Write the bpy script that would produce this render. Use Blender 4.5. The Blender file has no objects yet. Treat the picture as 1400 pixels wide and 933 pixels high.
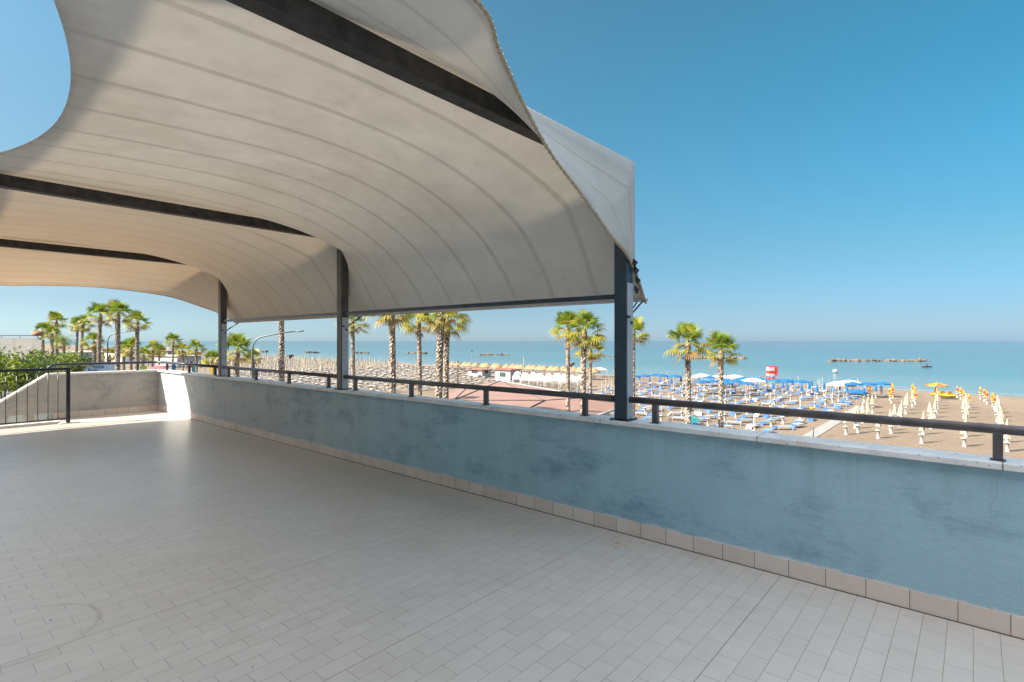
import bpy, math, random
from math import sin, cos, pi, radians, exp, sqrt, atan2
random.seed(7)
C = bpy.context.scene
COL = C.collection

# ---------------------------------------------------------------- camera, sky, sun, exposure
F = 728.0                      # focal length in pixels of the 1400 px wide frame
TH = radians(49.1); CS, SN = cos(TH), sin(TH)
EYE = 1.55
HZ = 466.5
cam = bpy.data.cameras.new('camera'); cam.lens = F/1400*36; cam.sensor_width = 36
cam.clip_start = .05; cam.clip_end = 60000
co = bpy.data.objects.new('camera', cam); COL.objects.link(co)
co.location = (0, 0, EYE); co.rotation_euler = (radians(90), 0, -TH)
C.camera = co
C.render.resolution_x = 1024; C.render.resolution_y = 682

SUNV = (-1.2, .65, 1.0)
n_ = sqrt(sum(a*a for a in SUNV)); SUNV = tuple(a/n_ for a in SUNV)
ELEV = math.asin(SUNV[2])
w = bpy.data.worlds.new('World'); C.world = w; w.use_nodes = True
nt = w.node_tree; nt.nodes.clear()
sky = nt.nodes.new('ShaderNodeTexSky'); sky.sky_type = 'NISHITA'; sky.sun_disc = False
sky.sun_elevation = ELEV; sky.sun_rotation = atan2(SUNV[0], SUNV[1])
sky.air_density = 1.0; sky.dust_density = .35; sky.ozone_density = 2.0; sky.altitude = 0
bg = nt.nodes.new('ShaderNodeBackground'); bg.inputs[1].default_value = .15
ow = nt.nodes.new('ShaderNodeOutputWorld')
# grade the sky by height above the horizon and by angle from the sun
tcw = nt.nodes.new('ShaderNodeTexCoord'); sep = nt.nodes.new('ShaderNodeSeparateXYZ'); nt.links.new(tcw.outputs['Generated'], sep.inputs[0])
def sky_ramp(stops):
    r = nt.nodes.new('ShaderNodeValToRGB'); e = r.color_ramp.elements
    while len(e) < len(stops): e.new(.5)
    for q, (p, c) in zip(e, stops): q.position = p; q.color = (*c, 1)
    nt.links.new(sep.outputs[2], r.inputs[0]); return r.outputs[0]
r_far = sky_ramp([(0, (0.0471, 0.0722, 0.1273)), (0.04, (0.047, 0.069, 0.105)), (0.14, (0.0494, 0.0878, 0.0961)), (0.28, (0.0421, 0.1171, 0.1217)), (0.42, (0.0362, 0.1312, 0.1294)), (0.56, (0.0458, 0.1373, 0.1327)), (0.66, (0.7, 0.6, 0.45)), (0.85, (1.78, 1.15, 0.70))])  # top stops on both ramps brightened as added fill for the shaded terrace
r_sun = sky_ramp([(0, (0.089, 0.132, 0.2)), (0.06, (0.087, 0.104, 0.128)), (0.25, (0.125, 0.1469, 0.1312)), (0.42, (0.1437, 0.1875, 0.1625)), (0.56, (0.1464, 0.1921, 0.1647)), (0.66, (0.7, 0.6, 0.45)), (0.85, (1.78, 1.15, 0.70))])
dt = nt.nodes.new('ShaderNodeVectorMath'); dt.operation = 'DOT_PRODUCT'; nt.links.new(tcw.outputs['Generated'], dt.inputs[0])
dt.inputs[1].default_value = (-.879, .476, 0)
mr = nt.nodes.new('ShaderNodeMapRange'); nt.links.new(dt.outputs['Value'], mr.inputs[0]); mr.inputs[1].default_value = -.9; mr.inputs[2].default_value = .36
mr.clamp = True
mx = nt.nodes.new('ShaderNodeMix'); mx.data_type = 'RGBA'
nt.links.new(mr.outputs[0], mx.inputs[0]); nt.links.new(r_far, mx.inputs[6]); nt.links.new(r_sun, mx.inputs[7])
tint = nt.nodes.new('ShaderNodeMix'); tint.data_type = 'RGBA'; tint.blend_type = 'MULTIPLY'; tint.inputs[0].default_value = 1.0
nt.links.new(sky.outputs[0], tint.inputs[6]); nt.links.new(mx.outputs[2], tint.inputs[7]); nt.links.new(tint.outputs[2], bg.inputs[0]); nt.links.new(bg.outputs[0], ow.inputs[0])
sl = bpy.data.lights.new('sun', 'SUN'); sl.energy = 2.0; sl.angle = radians(.55); sl.color = (1, .90, .76)
so = bpy.data.objects.new('sun', sl); COL.objects.link(so)
from mathutils import Vector, Matrix
so.rotation_euler = Vector(SUNV).to_track_quat('Z', 'Y').to_euler()
C.view_settings.view_transform = 'Standard'; C.view_settings.look = 'None'
C.view_settings.gamma = 1; C.view_settings.use_curve_mapping = False
C.view_settings.exposure = 2.88

# ---------------------------------------------------------------- helpers
GZ = -7.5                      # beach and street level below the terrace floor
def cw(X, Y):                  # metres right of / ahead of the tripod -> world x (seaward), y (along the coast)
    return (CS*X + SN*Y, -SN*X + CS*Y)
def at(px, py, z=GZ):
    Y = F*(EYE - z)/(py - HZ); return cw((px-700)/F*Y, Y)
def far(px, Y):
    return cw((px-700)/F*Y, Y)
def hgt(py, Y): return EYE - (py-HZ)/F*Y

def tag(o, label=None, cat=None, group=None, kind=None):
    if label: o['label'] = label
    if cat: o['category'] = cat
    if group: o['group'] = group
    if kind: o['kind'] = kind
    return o
def empty(name, loc=(0,0,0), rz=0):
    o = bpy.data.objects.new(name, None); COL.objects.link(o); o.location = loc; o.rotation_euler = (0,0,rz)
    o.empty_display_size = .1
    return o
class MB:
    def __init__(s): s.v=[]; s.f=[]; s.m=[]; s.uv=None; s.sm=[]
    def face(s, pts, m=0, sm=False):
        i=len(s.v); s.v += [tuple(p) for p in pts]; s.f.append(tuple(range(i,i+len(pts)))); s.m.append(m); s.sm.append(sm)
    def box(s, x0,x1,y0,y1,z0,z1, m=0, M=None):
        P=[Vector((x,y,z)) for x in (x0,x1) for y in (y0,y1) for z in (z0,z1)]
        if M: P=[M@p for p in P]
        i=len(s.v); s.v += [tuple(p) for p in P]
        for q in ((0,1,3,2),(4,6,7,5),(0,4,5,1),(2,3,7,6),(0,2,6,4),(1,5,7,3)):
            s.f.append(tuple(i+k for k in q)); s.m.append(m); s.sm.append(False)
    def tube(s, pts, r, n=8, m=0, cap=True, sm=True):
        pts=[Vector(p) for p in pts]
        rs = r if isinstance(r,(list,tuple)) else [r]*len(pts)
        i0=len(s.v); up=None
        for k,p in enumerate(pts):
            d=(pts[min(k+1,len(pts)-1)]-pts[max(k-1,0)]).normalized()
            if up is None:
                up=Vector((0,0,1)) if abs(d.z)<.9 else Vector((1,0,0))
            a=d.cross(up)
            if a.length<1e-6: a=d.cross(Vector((0,1,0)))
            a.normalize(); b=a.cross(d).normalized(); up=b
            for j in range(n):
                t=2*pi*j/n; s.v.append(tuple(p+a*(cos(t)*rs[k])+b*(sin(t)*rs[k])))
        for k in range(len(pts)-1):
            for j in range(n):
                s.f.append((i0+k*n+j,i0+k*n+(j+1)%n,i0+(k+1)*n+(j+1)%n,i0+(k+1)*n+j)); s.m.append(m); s.sm.append(sm)
        if cap:
            s.f.append(tuple(i0+j for j in range(n))[::-1]); s.m.append(m); s.sm.append(False)
            e=i0+(len(pts)-1)*n; s.f.append(tuple(e+j for j in range(n))); s.m.append(m); s.sm.append(False)
    def lathe(s, prof, n=12, m=0, cx=0, cy=0, sm=True, wob=0):
        i0=len(s.v)
        for (r,z) in prof:
            for j in range(n):
                t=2*pi*j/n; rr=r*(1+(wob if j%2 else -wob)); s.v.append((cx+rr*cos(t),cy+rr*sin(t),z))
        for k in range(len(prof)-1):
            for j in range(n):
                s.f.append((i0+k*n+j,i0+k*n+(j+1)%n,i0+(k+1)*n+(j+1)%n,i0+(k+1)*n+j)); s.m.append(m); s.sm.append(sm)
    def mesh(s, name, mats):
        me=bpy.data.meshes.new(name); me.from_pydata(s.v,[],s.f)
        for mt in (mats if isinstance(mats,(list,tuple)) else [mats]): me.materials.append(mt)
        me.polygons.foreach_set('material_index', s.m); me.polygons.foreach_set('use_smooth', s.sm)
        me.update(); return me
    def build(s, name, mats, parent=None, bevel=0):
        o=bpy.data.objects.new(name, s.mesh(name, mats)); COL.objects.link(o)
        if parent: o.parent=parent
        if bevel:
            b=o.modifiers.new('bevel','BEVEL'); b.width=bevel; b.segments=2; b.limit_method='ANGLE'
        return o

class NT:
    """small node helper"""
    def __init__(s, name):
        s.m=bpy.data.materials.new(name); s.m.use_nodes=True; s.t=s.m.node_tree; s.t.nodes.clear()
        s.out=s.n('ShaderNodeOutputMaterial'); s.b=s.n('ShaderNodeBsdfPrincipled'); s.l(s.b.outputs[0], s.out.inputs[0])
    def n(s, t, **k):
        x=s.t.nodes.new(t)
        for a,b in k.items(): setattr(x,a,b)
        return x
    def l(s,a,b): s.t.links.new(a,b)
    def coord(s, kind='Object', scale=(1,1,1)):
        c=s.n('ShaderNodeTexCoord'); mp=s.n('ShaderNodeMapping'); mp.inputs[3].default_value=scale
        s.l(c.outputs[kind], mp.inputs[0]); return mp.outputs[0]
    def noise(s, vec, scale, detail=4, rough=.55, dist=0):
        x=s.n('ShaderNodeTexNoise'); x.inputs['Scale'].default_value=scale; x.inputs['Detail'].default_value=detail
        x.inputs['Roughness'].default_value=rough; x.inputs['Distortion'].default_value=dist; s.l(vec,x.inputs['Vector']); return x.outputs['Fac']
    def ramp(s, fac, stops):
        r=s.n('ShaderNodeValToRGB'); e=r.color_ramp.elements
        while len(e)<len(stops): e.new(.5)
        for q,(p,c) in zip(e,stops): q.position=p; q.color=(c if len(c)==4 else (*c,1)) if isinstance(c,tuple) else (c,c,c,1)
        s.l(fac,r.inputs[0]); return r.outputs[0]
    def mix(s, fac, a, b, blend='MIX'):
        x=s.n('ShaderNodeMix', data_type='RGBA', blend_type=blend)
        for i,vv in ((0,fac),(6,a),(7,b)):
            if isinstance(vv,bpy.types.NodeSocket): s.l(vv,x.inputs[i])
            elif isinstance(vv,tuple): x.inputs[i].default_value=(*vv,1) if len(vv)==3 else vv
            else: x.inputs[i].default_value=vv if i==0 else (vv,vv,vv,1)
        return x.outputs[2]
    def math(s, op, a, b=0, c=0):
        x=s.n('ShaderNodeMath', operation=op)
        for i,vv in enumerate((a,b,c)):
            if isinstance(vv,bpy.types.NodeSocket): s.l(vv,x.inputs[i])
            else: x.inputs[i].default_value=vv
        return x.outputs[0]
    def bump(s, h, strength=.3, dist=.01, nrm=None):
        x=s.n('ShaderNodeBump'); x.inputs['Strength'].default_value=strength; x.inputs['Distance'].default_value=dist
        s.l(h,x.inputs['Height'])
        if nrm: s.l(nrm,x.inputs['Normal'])
        s.l(x.outputs[0], s.b.inputs['Normal']); return x.outputs[0]
    def col(s, c):
        if isinstance(c,bpy.types.NodeSocket): s.l(c,s.b.inputs['Base Color'])
        else: s.b.inputs['Base Color'].default_value=(*c,1)
    def set(s, **k):
        for a,b in k.items():
            i=s.b.inputs[a.replace('_',' ')]
            if isinstance(b,bpy.types.NodeSocket): s.l(b,i)
            else: i.default_value=b

def plain(name, c, rough=.6, var=.12, scale=3, metal=0, bump=0):
    t=NT(name); v=t.coord(); nz=t.noise(v,scale,5)
    d=tuple(max(0,x*(1-var)) for x in c); u=tuple(min(1,x*(1+var)) for x in c)
    t.col(t.ramp(nz,[(.3,d),(.7,u)])); t.set(Roughness=rough, Metallic=metal)
    if bump: t.bump(t.noise(v,scale*8,3),bump,.01)
    return t.m

# ---------------------------------------------------------------- materials
def mat_tiles():
    t=NT('terrace_tiles'); v=t.coord()
    br=t.n('ShaderNodeTexBrick'); br.offset=.5; br.squash=1
    t.l(v,br.inputs['Vector'])
    br.inputs['Scale'].default_value=1; br.inputs['Brick Width'].default_value=.213; br.inputs['Row Height'].default_value=.1065
    br.inputs['Mortar Size'].default_value=.0016; br.inputs['Mortar Smooth'].default_value=.3; br.inputs['Bias'].default_value=0
    br.inputs['Color1'].default_value=(.585,.54,.485,1); br.inputs['Color2'].default_value=(.65,.605,.55,1)
    br.inputs['Mortar'].default_value=(.20,.165,.135,1)
    big=t.noise(v,.7,5,.6,.4); fine=t.noise(v,9,4,.6)
    # joints fade where dust has filled them
    jf=t.ramp(t.noise(v,1.1,6,.72),[(.42,.10),(.68,.85)])
    m1=t.math('MULTIPLY',br.outputs['Fac'],jf)
    c=t.mix(m1,t.mix(.45,br.outputs['Color'],(.62,.575,.52)),(.17,.13,.095))
    # wide expansion joints every so often
    sx=t.n('ShaderNodeSeparateXYZ'); t.l(v,sx.inputs[0])
    yy=t.math('MODULO',t.math('ADD',sx.outputs[1],20.448-.9585),1.278)
    ej=t.math('LESS_THAN',yy,.0045)
    c=t.mix(t.math('MULTIPLY',ej,.5),c,(.13,.105,.085))
    c=t.mix(.45,c,t.ramp(big,[(.2,(.74,.70,.63)),(.8,(1,1,1))]),'MULTIPLY')
    c=t.mix(t.math('MULTIPLY',t.ramp(t.noise(v,2.2,7,.72),[(.52,0.0),(.85,1.0)]),.35),c,(.36,.31,.25))
    c=t.mix(.25,c,t.ramp(fine,[(.3,.75),(.7,1.0)]),'MULTIPLY')
    # faint ring stain left by a round planter, and small spots of dirt
    def ring(cx,cy,r,wd):
        d=t.n('ShaderNodeVectorMath',operation='DISTANCE'); t.l(v,d.inputs[0]); d.inputs[1].default_value=(cx,cy,0)
        q=t.math('ABSOLUTE',t.math('SUBTRACT',d.outputs['Value'],r)); return t.math('SUBTRACT',1.0,t.math('MINIMUM',t.math('DIVIDE',q,wd),1.0))
    rx,ry=at(28,868,0)
    rg=t.math('MULTIPLY',ring(rx,ry,.33,.022),t.ramp(t.noise(v,3,3),[(.35,.05),(.65,.5)]))
    c=t.mix(rg,c,(.27,.225,.18))
    ru=at(845,742,0)
    dd=t.n('ShaderNodeVectorMath',operation='DISTANCE'); t.l(v,dd.inputs[0]); dd.inputs[1].default_value=(ru[0],ru[1],0)
    ft=t.math('MULTIPLY',t.math('SUBTRACT',1,t.math('MINIMUM',t.math('DIVIDE',dd.outputs['Value'],.16),1)),t.ramp(t.noise(v,22,3),[(.45,0.0),(.6,.8)]))
    c=t.mix(ft,c,(.50,.30,.12))
    sp=t.n('ShaderNodeTexVoronoi'); sp.inputs['Scale'].default_value=2.4; t.l(v,sp.inputs['Vector'])
    c=t.mix(t.math('MULTIPLY',t.math('LESS_THAN',sp.outputs['Distance'],.022),.8),c,(.10,.085,.07))
    t.col(c)
    t.set(Roughness=t.ramp(fine,[(.2,.27),(.8,.36)]))
    h=t.math('SUBTRACT',t.math('MULTIPLY',t.noise(v,5,3),.25),m1)
    t.bump(h,.25,.004)
    return t.m
M_tiles=mat_tiles()
def mat_wall(name, near, farc, dark, y0=1.0, y1=9.0):
    t=NT(name); v=t.coord(); sx=t.n('ShaderNodeSeparateXYZ'); t.l(v,sx.inputs[0])
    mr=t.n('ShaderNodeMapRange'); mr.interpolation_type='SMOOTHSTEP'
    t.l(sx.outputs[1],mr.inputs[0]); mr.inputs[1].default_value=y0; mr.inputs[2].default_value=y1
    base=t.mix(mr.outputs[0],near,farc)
    v2=t.coord('Object',(1,.7,1.9))
    # worn brush marks, mostly a band along the middle
    a=t.ramp(t.noise(v2,1.9,9,.74,.25),[(.50,0.0),(.66,.8)])
    c=t.mix(a,base,t.mix(1.0,base,(.50,.58,.66),'MULTIPLY'))
    pale=t.ramp(t.noise(v2,1.1,8,.75,.15),[(.52,0.0),(.75,.45)])
    c=t.mix(pale,c,t.mix(1.0,base,(1.22,1.18,1.14),'MULTIPLY'))
    v3=t.coord('Object',(4,4,.6))
    c=t.mix(.22,c,t.ramp(t.noise(v3,1.6,6,.6),[(.3,.55),(.7,1.0)]),'MULTIPLY')
    edge_=t.math('MULTIPLY',t.math('LESS_THAN',t.math('ADD',sx.outputs[2],t.math('MULTIPLY',t.noise(v,9,5,.7),.05)),.148),t.ramp(t.noise(v,5,4,.7),[(.42,0.0),(.55,.8)]))
    c=t.mix(edge_,c,(.62,.66,.66))
    dr=t.n('ShaderNodeMapRange'); t.l(sx.outputs[2],dr.inputs[0]); dr.inputs[1].default_value=.45; dr.inputs[2].default_value=.87
    dn=t.ramp(t.noise(t.coord('Object',(7,7,.35)),1.5,6,.7),[(.52,0.0),(.68,.55)])
    c=t.mix(t.math('MULTIPLY',dn,dr.outputs[0]),c,t.mix(1.0,base,(.66,.66,.62),'MULTIPLY'))
    gr=t.noise(v,85,3,.7); c=t.mix(.18,c,t.ramp(gr,[(.3,.6),(.7,1.0)]),'MULTIPLY')
    # hairline cracks
    vo=t.n('ShaderNodeTexVoronoi',feature='DISTANCE_TO_EDGE'); vo.inputs['Scale'].default_value=.8
    w_=t.n('ShaderNodeVectorMath',operation='ADD'); nn=t.n('ShaderNodeTexNoise'); nn.inputs['Scale'].default_value=3; t.l(v,nn.inputs['Vector'])
    t.l(v,w_.inputs[0]); t.l(nn.outputs['Color'],w_.inputs[1]); t.l(w_.outputs[0],vo.inputs['Vector'])
    ck=t.math('MULTIPLY',t.math('LESS_THAN',vo.outputs['Distance'],.004),t.ramp(t.noise(v,.9,2),[(.56,0.0),(.64,.25)]))
    c=t.mix(ck,c,tuple(x*.45 for x in near))
    t.col(c); t.set(Roughness=.82)
    t.bump(t.math('ADD',t.noise(v2,14,6,.7),t.math('MULTIPLY',t.noise(v,70,4,.8),.6)),.5,.008)
    return t.m
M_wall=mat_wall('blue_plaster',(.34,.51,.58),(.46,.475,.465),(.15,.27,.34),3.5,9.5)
M_wallback=mat_wall('grey_plaster',(.46,.425,.39),(.43,.40,.37),(.34,.31,.28))
def mat_coping():
    t=NT('travertine'); v=t.coord(); 
    a=t.noise(v,6,6,.7); b=t.noise(v,38,4,.7)
    c=t.ramp(a,[(.3,(.58,.56,.52)),(.65,(.76,.75,.72))])
    c=t.mix(t.ramp(b,[(.58,0.0),(.68,.75)]),c,(.25,.20,.16))
    c=t.mix(t.ramp(t.noise(v,3.1,3),[(.62,0.0),(.72,.35)]),c,(.50,.33,.18))
    sx=t.n('ShaderNodeSeparateXYZ'); t.l(v,sx.inputs[0])
    j=t.math('LESS_THAN',t.math('MODULO',t.math('ADD',sx.outputs[1],30.62),1.22),.006)
    c=t.mix(j,c,(.16,.14,.12))
    t.col(c); t.set(Roughness=.5); t.bump(b,.3,.004); return t.m
M_coping=mat_coping()
def mat_skirt():
    t=NT('skirting_tiles'); v=t.coord(); sx=t.n('ShaderNodeSeparateXYZ'); t.l(v,sx.inputs[0])
    s=t.math('ADD',sx.outputs[1],t.math('MULTIPLY',sx.outputs[0],1.0))
    q=t.math('MODULO',t.math('ADD',s,40.0-.012),.213)
    j=t.math('LESS_THAN',q,.004)
    cell=t.n('ShaderNodeTexWhiteNoise',noise_dimensions='1D'); t.l(t.math('FLOOR',t.math('DIVIDE',t.math('ADD',s,40.0-.012),.213)),cell.inputs['W'])
    c=t.mix(cell.outputs[0],(.60,.49,.41),(.69,.58,.495))
    st=t.ramp(t.noise(v,1.3,6,.75),[(.55,0.0),(.70,.75)])
    c=t.mix(st,c,(.48,.33,.19))
    c=t.mix(j,c,(.14,.10,.08)); t.col(c); t.set(Roughness=.45)
    return t.m
M_skirt=mat_skirt()
def mat_fabric():
    t=NT('canopy_fabric'); uv=t.n('ShaderNodeUVMap'); uv.uv_map='UVMap'
    sx=t.n('ShaderNodeSeparateXYZ'); t.l(uv.outputs[0],sx.inputs[0])
    U,V=sx.outputs[0],sx.outputs[1]     # U metres across the panels, V 0 inland .. metres to the hem
    q=t.math('PINGPONG',t.math('ADD',U,50.0),.24)      # seam every 0.48 m
    seam=t.math('SUBTRACT',1.0,t.math('MINIMUM',t.math('DIVIDE',q,.024),1.0))
    seam=t.math('GREATER_THAN',seam,.02)
    v=t.coord()
    a=t.noise(v,.8,5,.6,.4); b=t.noise(v,5,6,.7); d=t.noise(v,45,3,.6)
    c=t.ramp(a,[(.28,(.74,.69,.62)),(.66,(.82,.78,.725))])
    c=t.mix(.4,c,t.ramp(b,[(.3,.80),(.65,1.0)]),'MULTIPLY')
    c=t.mix(t.ramp(t.noise(v,2.2,7,.75,.8),[(.57,0.0),(.75,.25)]),c,(.50,.42,.34))
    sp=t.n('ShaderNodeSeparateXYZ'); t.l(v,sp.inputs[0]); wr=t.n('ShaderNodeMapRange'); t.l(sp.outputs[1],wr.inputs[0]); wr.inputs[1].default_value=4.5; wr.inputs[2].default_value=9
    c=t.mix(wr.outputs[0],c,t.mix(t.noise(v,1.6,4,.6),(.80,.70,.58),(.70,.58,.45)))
    c=t.mix(t.math('MULTIPLY',seam,.24),c,(.40,.33,.27))
    at_=t.n('ShaderNodeAttribute'); at_.attribute_name='hem'
    hem=at_.outputs['Fac']
    c=t.mix(t.math('MULTIPLY',hem,.30),c,t.ramp(b,[(.35,(.36,.29,.22)),(.6,(.60,.54,.47))]))
    t.col(c); t.set(Roughness=.75)
    mpw=t.n('ShaderNodeMapping'); mpw.inputs[3].default_value=(7,.9,1); t.l(uv.outputs[0],mpw.inputs[0])
    wn=t.noise(mpw.outputs[0],1,4,.6,.6)
    t.bump(t.math('ADD',t.math('MULTIPLY',wn,1.6),t.math('MULTIPLY',seam,.6)) if 0 else t.math('ADD',t.math('ADD',t.math('MULTIPLY',wn,1.8),t.math('MULTIPLY',seam,.6)),t.math('ADD',t.math('MULTIPLY',b,.5),t.math('MULTIPLY',d,.12))),.35,.006)
    tr=t.n('ShaderNodeBsdfTranslucent'); t.l(t.mix(1.0,c,(.93,.945,.94),'MULTIPLY'),tr.inputs[0])
    ms=t.n('ShaderNodeMixShader'); ms.inputs[0].default_value=.32
    t.l(t.b.outputs[0],ms.inputs[1]); t.l(tr.outputs[0],ms.inputs[2]); t.l(ms.outputs[0],t.out.inputs[0])
    return t.m
M_fabric=mat_fabric()
M_post=plain('dark_blue_painted_steel',(.020,.042,.062),.38,.35,6,.0,.1)
M_post_edge=plain('pale_grey_steel',(.42,.44,.46),.5,.15,8,.0,.1)
M_post_worn=plain('dull_brown_painted_steel',(.085,.075,.07),.45,.3,6)
M_beam=plain('dark_timber',(.035,.031,.029),.55,.6,14,.0,.5)
M_rail=plain('dark_painted_rail',(.075,.066,.068),.32,.35,9,.0,.25)
M_rail_black=plain('black_painted_iron',(.018,.02,.028),.35,.3,9)
M_hook=plain('dark_iron',(.03,.035,.045),.4,.3,9)
M_rope=plain('tan_rope',(.45,.36,.24),.9,.3,60)
def mat_sand():
    t=NT('sand'); v=t.coord()
    c=t.ramp(t.noise(v,.05,6,.6,.5),[(.3,(.185,.135,.092)),(.7,(.24,.182,.126))])
    c=t.mix(.5,c,t.ramp(t.noise(v,.6,6,.7),[(.3,.74),(.7,1.0)]),'MULTIPLY')
    sx=t.n('ShaderNodeSeparateXYZ'); t.l(v,sx.inputs[0])
    # wet sand close to the water line, which runs at x = 125 + 0.08 y
    d=t.math('SUBTRACT',sx.outputs[0],t.math('MULTIPLY_ADD',sx.outputs[1],.08,125.0))
    wv=t.math('ADD',d,t.math('MULTIPLY',t.noise(v,.12,3),2.5))
    wet=t.n('ShaderNodeMapRange'); t.l(wv,wet.inputs[0]); wet.inputs[1].default_value=-4.5; wet.inputs[2].default_value=0
    c=t.mix(t.math('MULTIPLY',wet.outputs[0],.6),c,(.19,.14,.10))
    # raked tracks
    wa=t.n('ShaderNodeTexWave'); wa.inputs['Scale'].default_value=.35; wa.inputs['Distortion'].default_value=4; wa.inputs['Detail'].default_value=3; t.l(v,wa.inputs['Vector'])
    c=t.mix(.14,c,wa.outputs['Color'],'MULTIPLY')
    t.col(c); t.set(Roughness=.95)
    t.bump(t.math('ADD',t.noise(v,.9,6,.75),t.math('MULTIPLY',t.noise(v,4,4,.7),.6)),.9,.25)
    return t.m
M_sand=mat_sand()
def mat_sea():
    t=NT('sea_water'); v=t.coord()
    cam_d=t.n('ShaderNodeTexCoord')
    sx=t.n('ShaderNodeSeparateXYZ'); t.l(v,sx.inputs[0])
    d=t.math('SUBTRACT',sx.outputs[0],t.math('MULTIPLY_ADD',sx.outputs[1],.08,125.0))
    mr=t.n('ShaderNodeMapRange'); t.l(d,mr.inputs[0]); mr.inputs[1].default_value=0; mr.inputs[2].default_value=900
    bands=t.noise(t.coord('Object',(.012,.0015,1)),1,4,.6,.3)
    c=t.ramp(mr.outputs[0],[(0.0,(.13,.19,.19)),(.08,(.055,.125,.14)),(.35,(.042,.098,.115)),(1.0,(.055,.088,.108))])
    c=t.mix(.6,c,t.ramp(bands,[(.35,.75),(.65,1.0)]),'MULTIPLY')
    t.col(c); t.set(Roughness=.16, IOR=1.33)
    h=t.math('ADD',t.noise(t.coord('Object',(.25,.07,1)),1,5,.65,.3),t.math('MULTIPLY',t.noise(t.coord('Object',(1.4,.8,1)),1,4,.7),.35))
    t.bump(h,.35,.35)
    return t.m
M_sea=mat_sea()
def mat_leaf(name,c1,c2,tr=.35):
    t=NT(name); oi=t.n('ShaderNodeObjectInfo'); v=t.coord()
    c=t.ramp(t.noise(v,2.5,3),[(.3,c1),(.7,c2)])
    t.col(c); t.set(Roughness=.5)
    tl=t.n('ShaderNodeBsdfTranslucent'); t.l(c,tl.inputs[0])
    ms=t.n('ShaderNodeMixShader'); ms.inputs[0].default_value=tr
    t.l(t.b.outputs[0],ms.inputs[1]); t.l(tl.outputs[0],ms.inputs[2]); t.l(ms.outputs[0],t.out.inputs[0]); return t.m
M_frond=[mat_leaf('green_frond',(.085,.145,.010),(.24,.31,.028)),
         mat_leaf('yellow_green_frond',(.22,.23,.018),(.38,.32,.035)),
         mat_leaf('dry_frond',(.22,.125,.03),(.32,.20,.06),.2)]
M_leafd=[mat_leaf('dark_leaf',(.025,.06,.012),(.06,.11,.02)), mat_leaf('light_leaf',(.13,.19,.02),(.25,.29,.035))]
def mat_bark():
    t=NT('palm_bark'); v=t.coord('Object',(1,1,1))
    vo=t.n('ShaderNodeTexVoronoi'); vo.inputs['Scale'].default_value=6.5; t.l(t.coord('Object',(1.2,1.2,1.0)),vo.inputs['Vector'])
    c=t.ramp(vo.outputs['Distance'],[(.15,(.62,.52,.42)),(.45,(.36,.285,.225)),(.70,(.11,.08,.06))])
    c=t.mix(.5,c,t.ramp(t.noise(v,9,4,.7),[(.3,.45),(.7,1.0)]),'MULTIPLY')
    t.col(c); t.set(Roughness=.9); t.bump(vo.outputs['Distance'],1.0,.08); return t.m
M_bark=mat_bark()
M_wood=plain('tree_bark',(.10,.075,.05),.9,.4,12)
M_white=plain('white_plastic',(.40,.39,.375),.5,.06,4)
M_blue=plain('blue_canvas',(.025,.095,.27),.7,.18,1.2)
M_bluelt=plain('light_blue_canvas',(.13,.23,.35),.7,.18,1.2)
M_bright=plain('bright_blue_canvas',(.003,.10,.27),.65,.15,1.2)
M_cream=plain('cream_canvas',(.37,.33,.235),.75,.12,3)
M_orange=plain('orange_canvas',(.42,.11,.02),.7,.1,3)
M_red=plain('red_canvas',(.38,.035,.025),.6,.1,3)
M_yellow=plain('yellow_canvas',(.42,.27,.015),.6,.1,3)
M_teal=plain('teal_canvas',(.02,.22,.24),.6,.1,3)
M_pink=plain('pink_red_awning',(.42,.08,.10),.6,.1,3)
M_thatch=plain('thatch',(.27,.175,.095),.9,.35,5)
M_galv=plain('galvanised_steel',(.12,.135,.145),.45,.15,6,.3)
M_stone=plain('breakwater_rock',(.13,.105,.075),.9,.5,.5,0,.6)
M_conc=plain('pale_concrete',(.24,.23,.215),.85,.2,2,0,.2)
M_terra=plain('terracotta',(.22,.095,.06),.8,.25,2)
M_asph=plain('asphalt',(.055,.055,.058),.9,.3,1.5)
M_pave=plain('promenade_paving',(.24,.20,.175),.85,.15,1)
M_paint=plain('road_paint',(.78,.78,.74),.7,.08,4)
M_glass=plain('window_glass',(.05,.07,.09),.08,.1,2)
M_skin=plain('skin',(.45,.26,.17),.6,.1,4)
M_dark=plain('dark_cloth',(.04,.05,.09),.8,.2,4)
M_sign=plain('pale_blue_board',(.50,.60,.68),.5,.05,3)
M_signtx=plain('dark_blue_lettering',(.02,.10,.25),.5,.05,3)

ORD='first second third fourth fifth sixth seventh eighth ninth tenth eleventh twelfth thirteenth fourteenth fifteenth sixteenth seventeenth eighteenth nineteenth twentieth twenty-first twenty-second twenty-third twenty-fourth twenty-fifth twenty-sixth twenty-seventh twenty-eighth twenty-ninth thirtieth'.split()
def od(n): return ORD[n] if n<len(ORD) else 'last'
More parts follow.
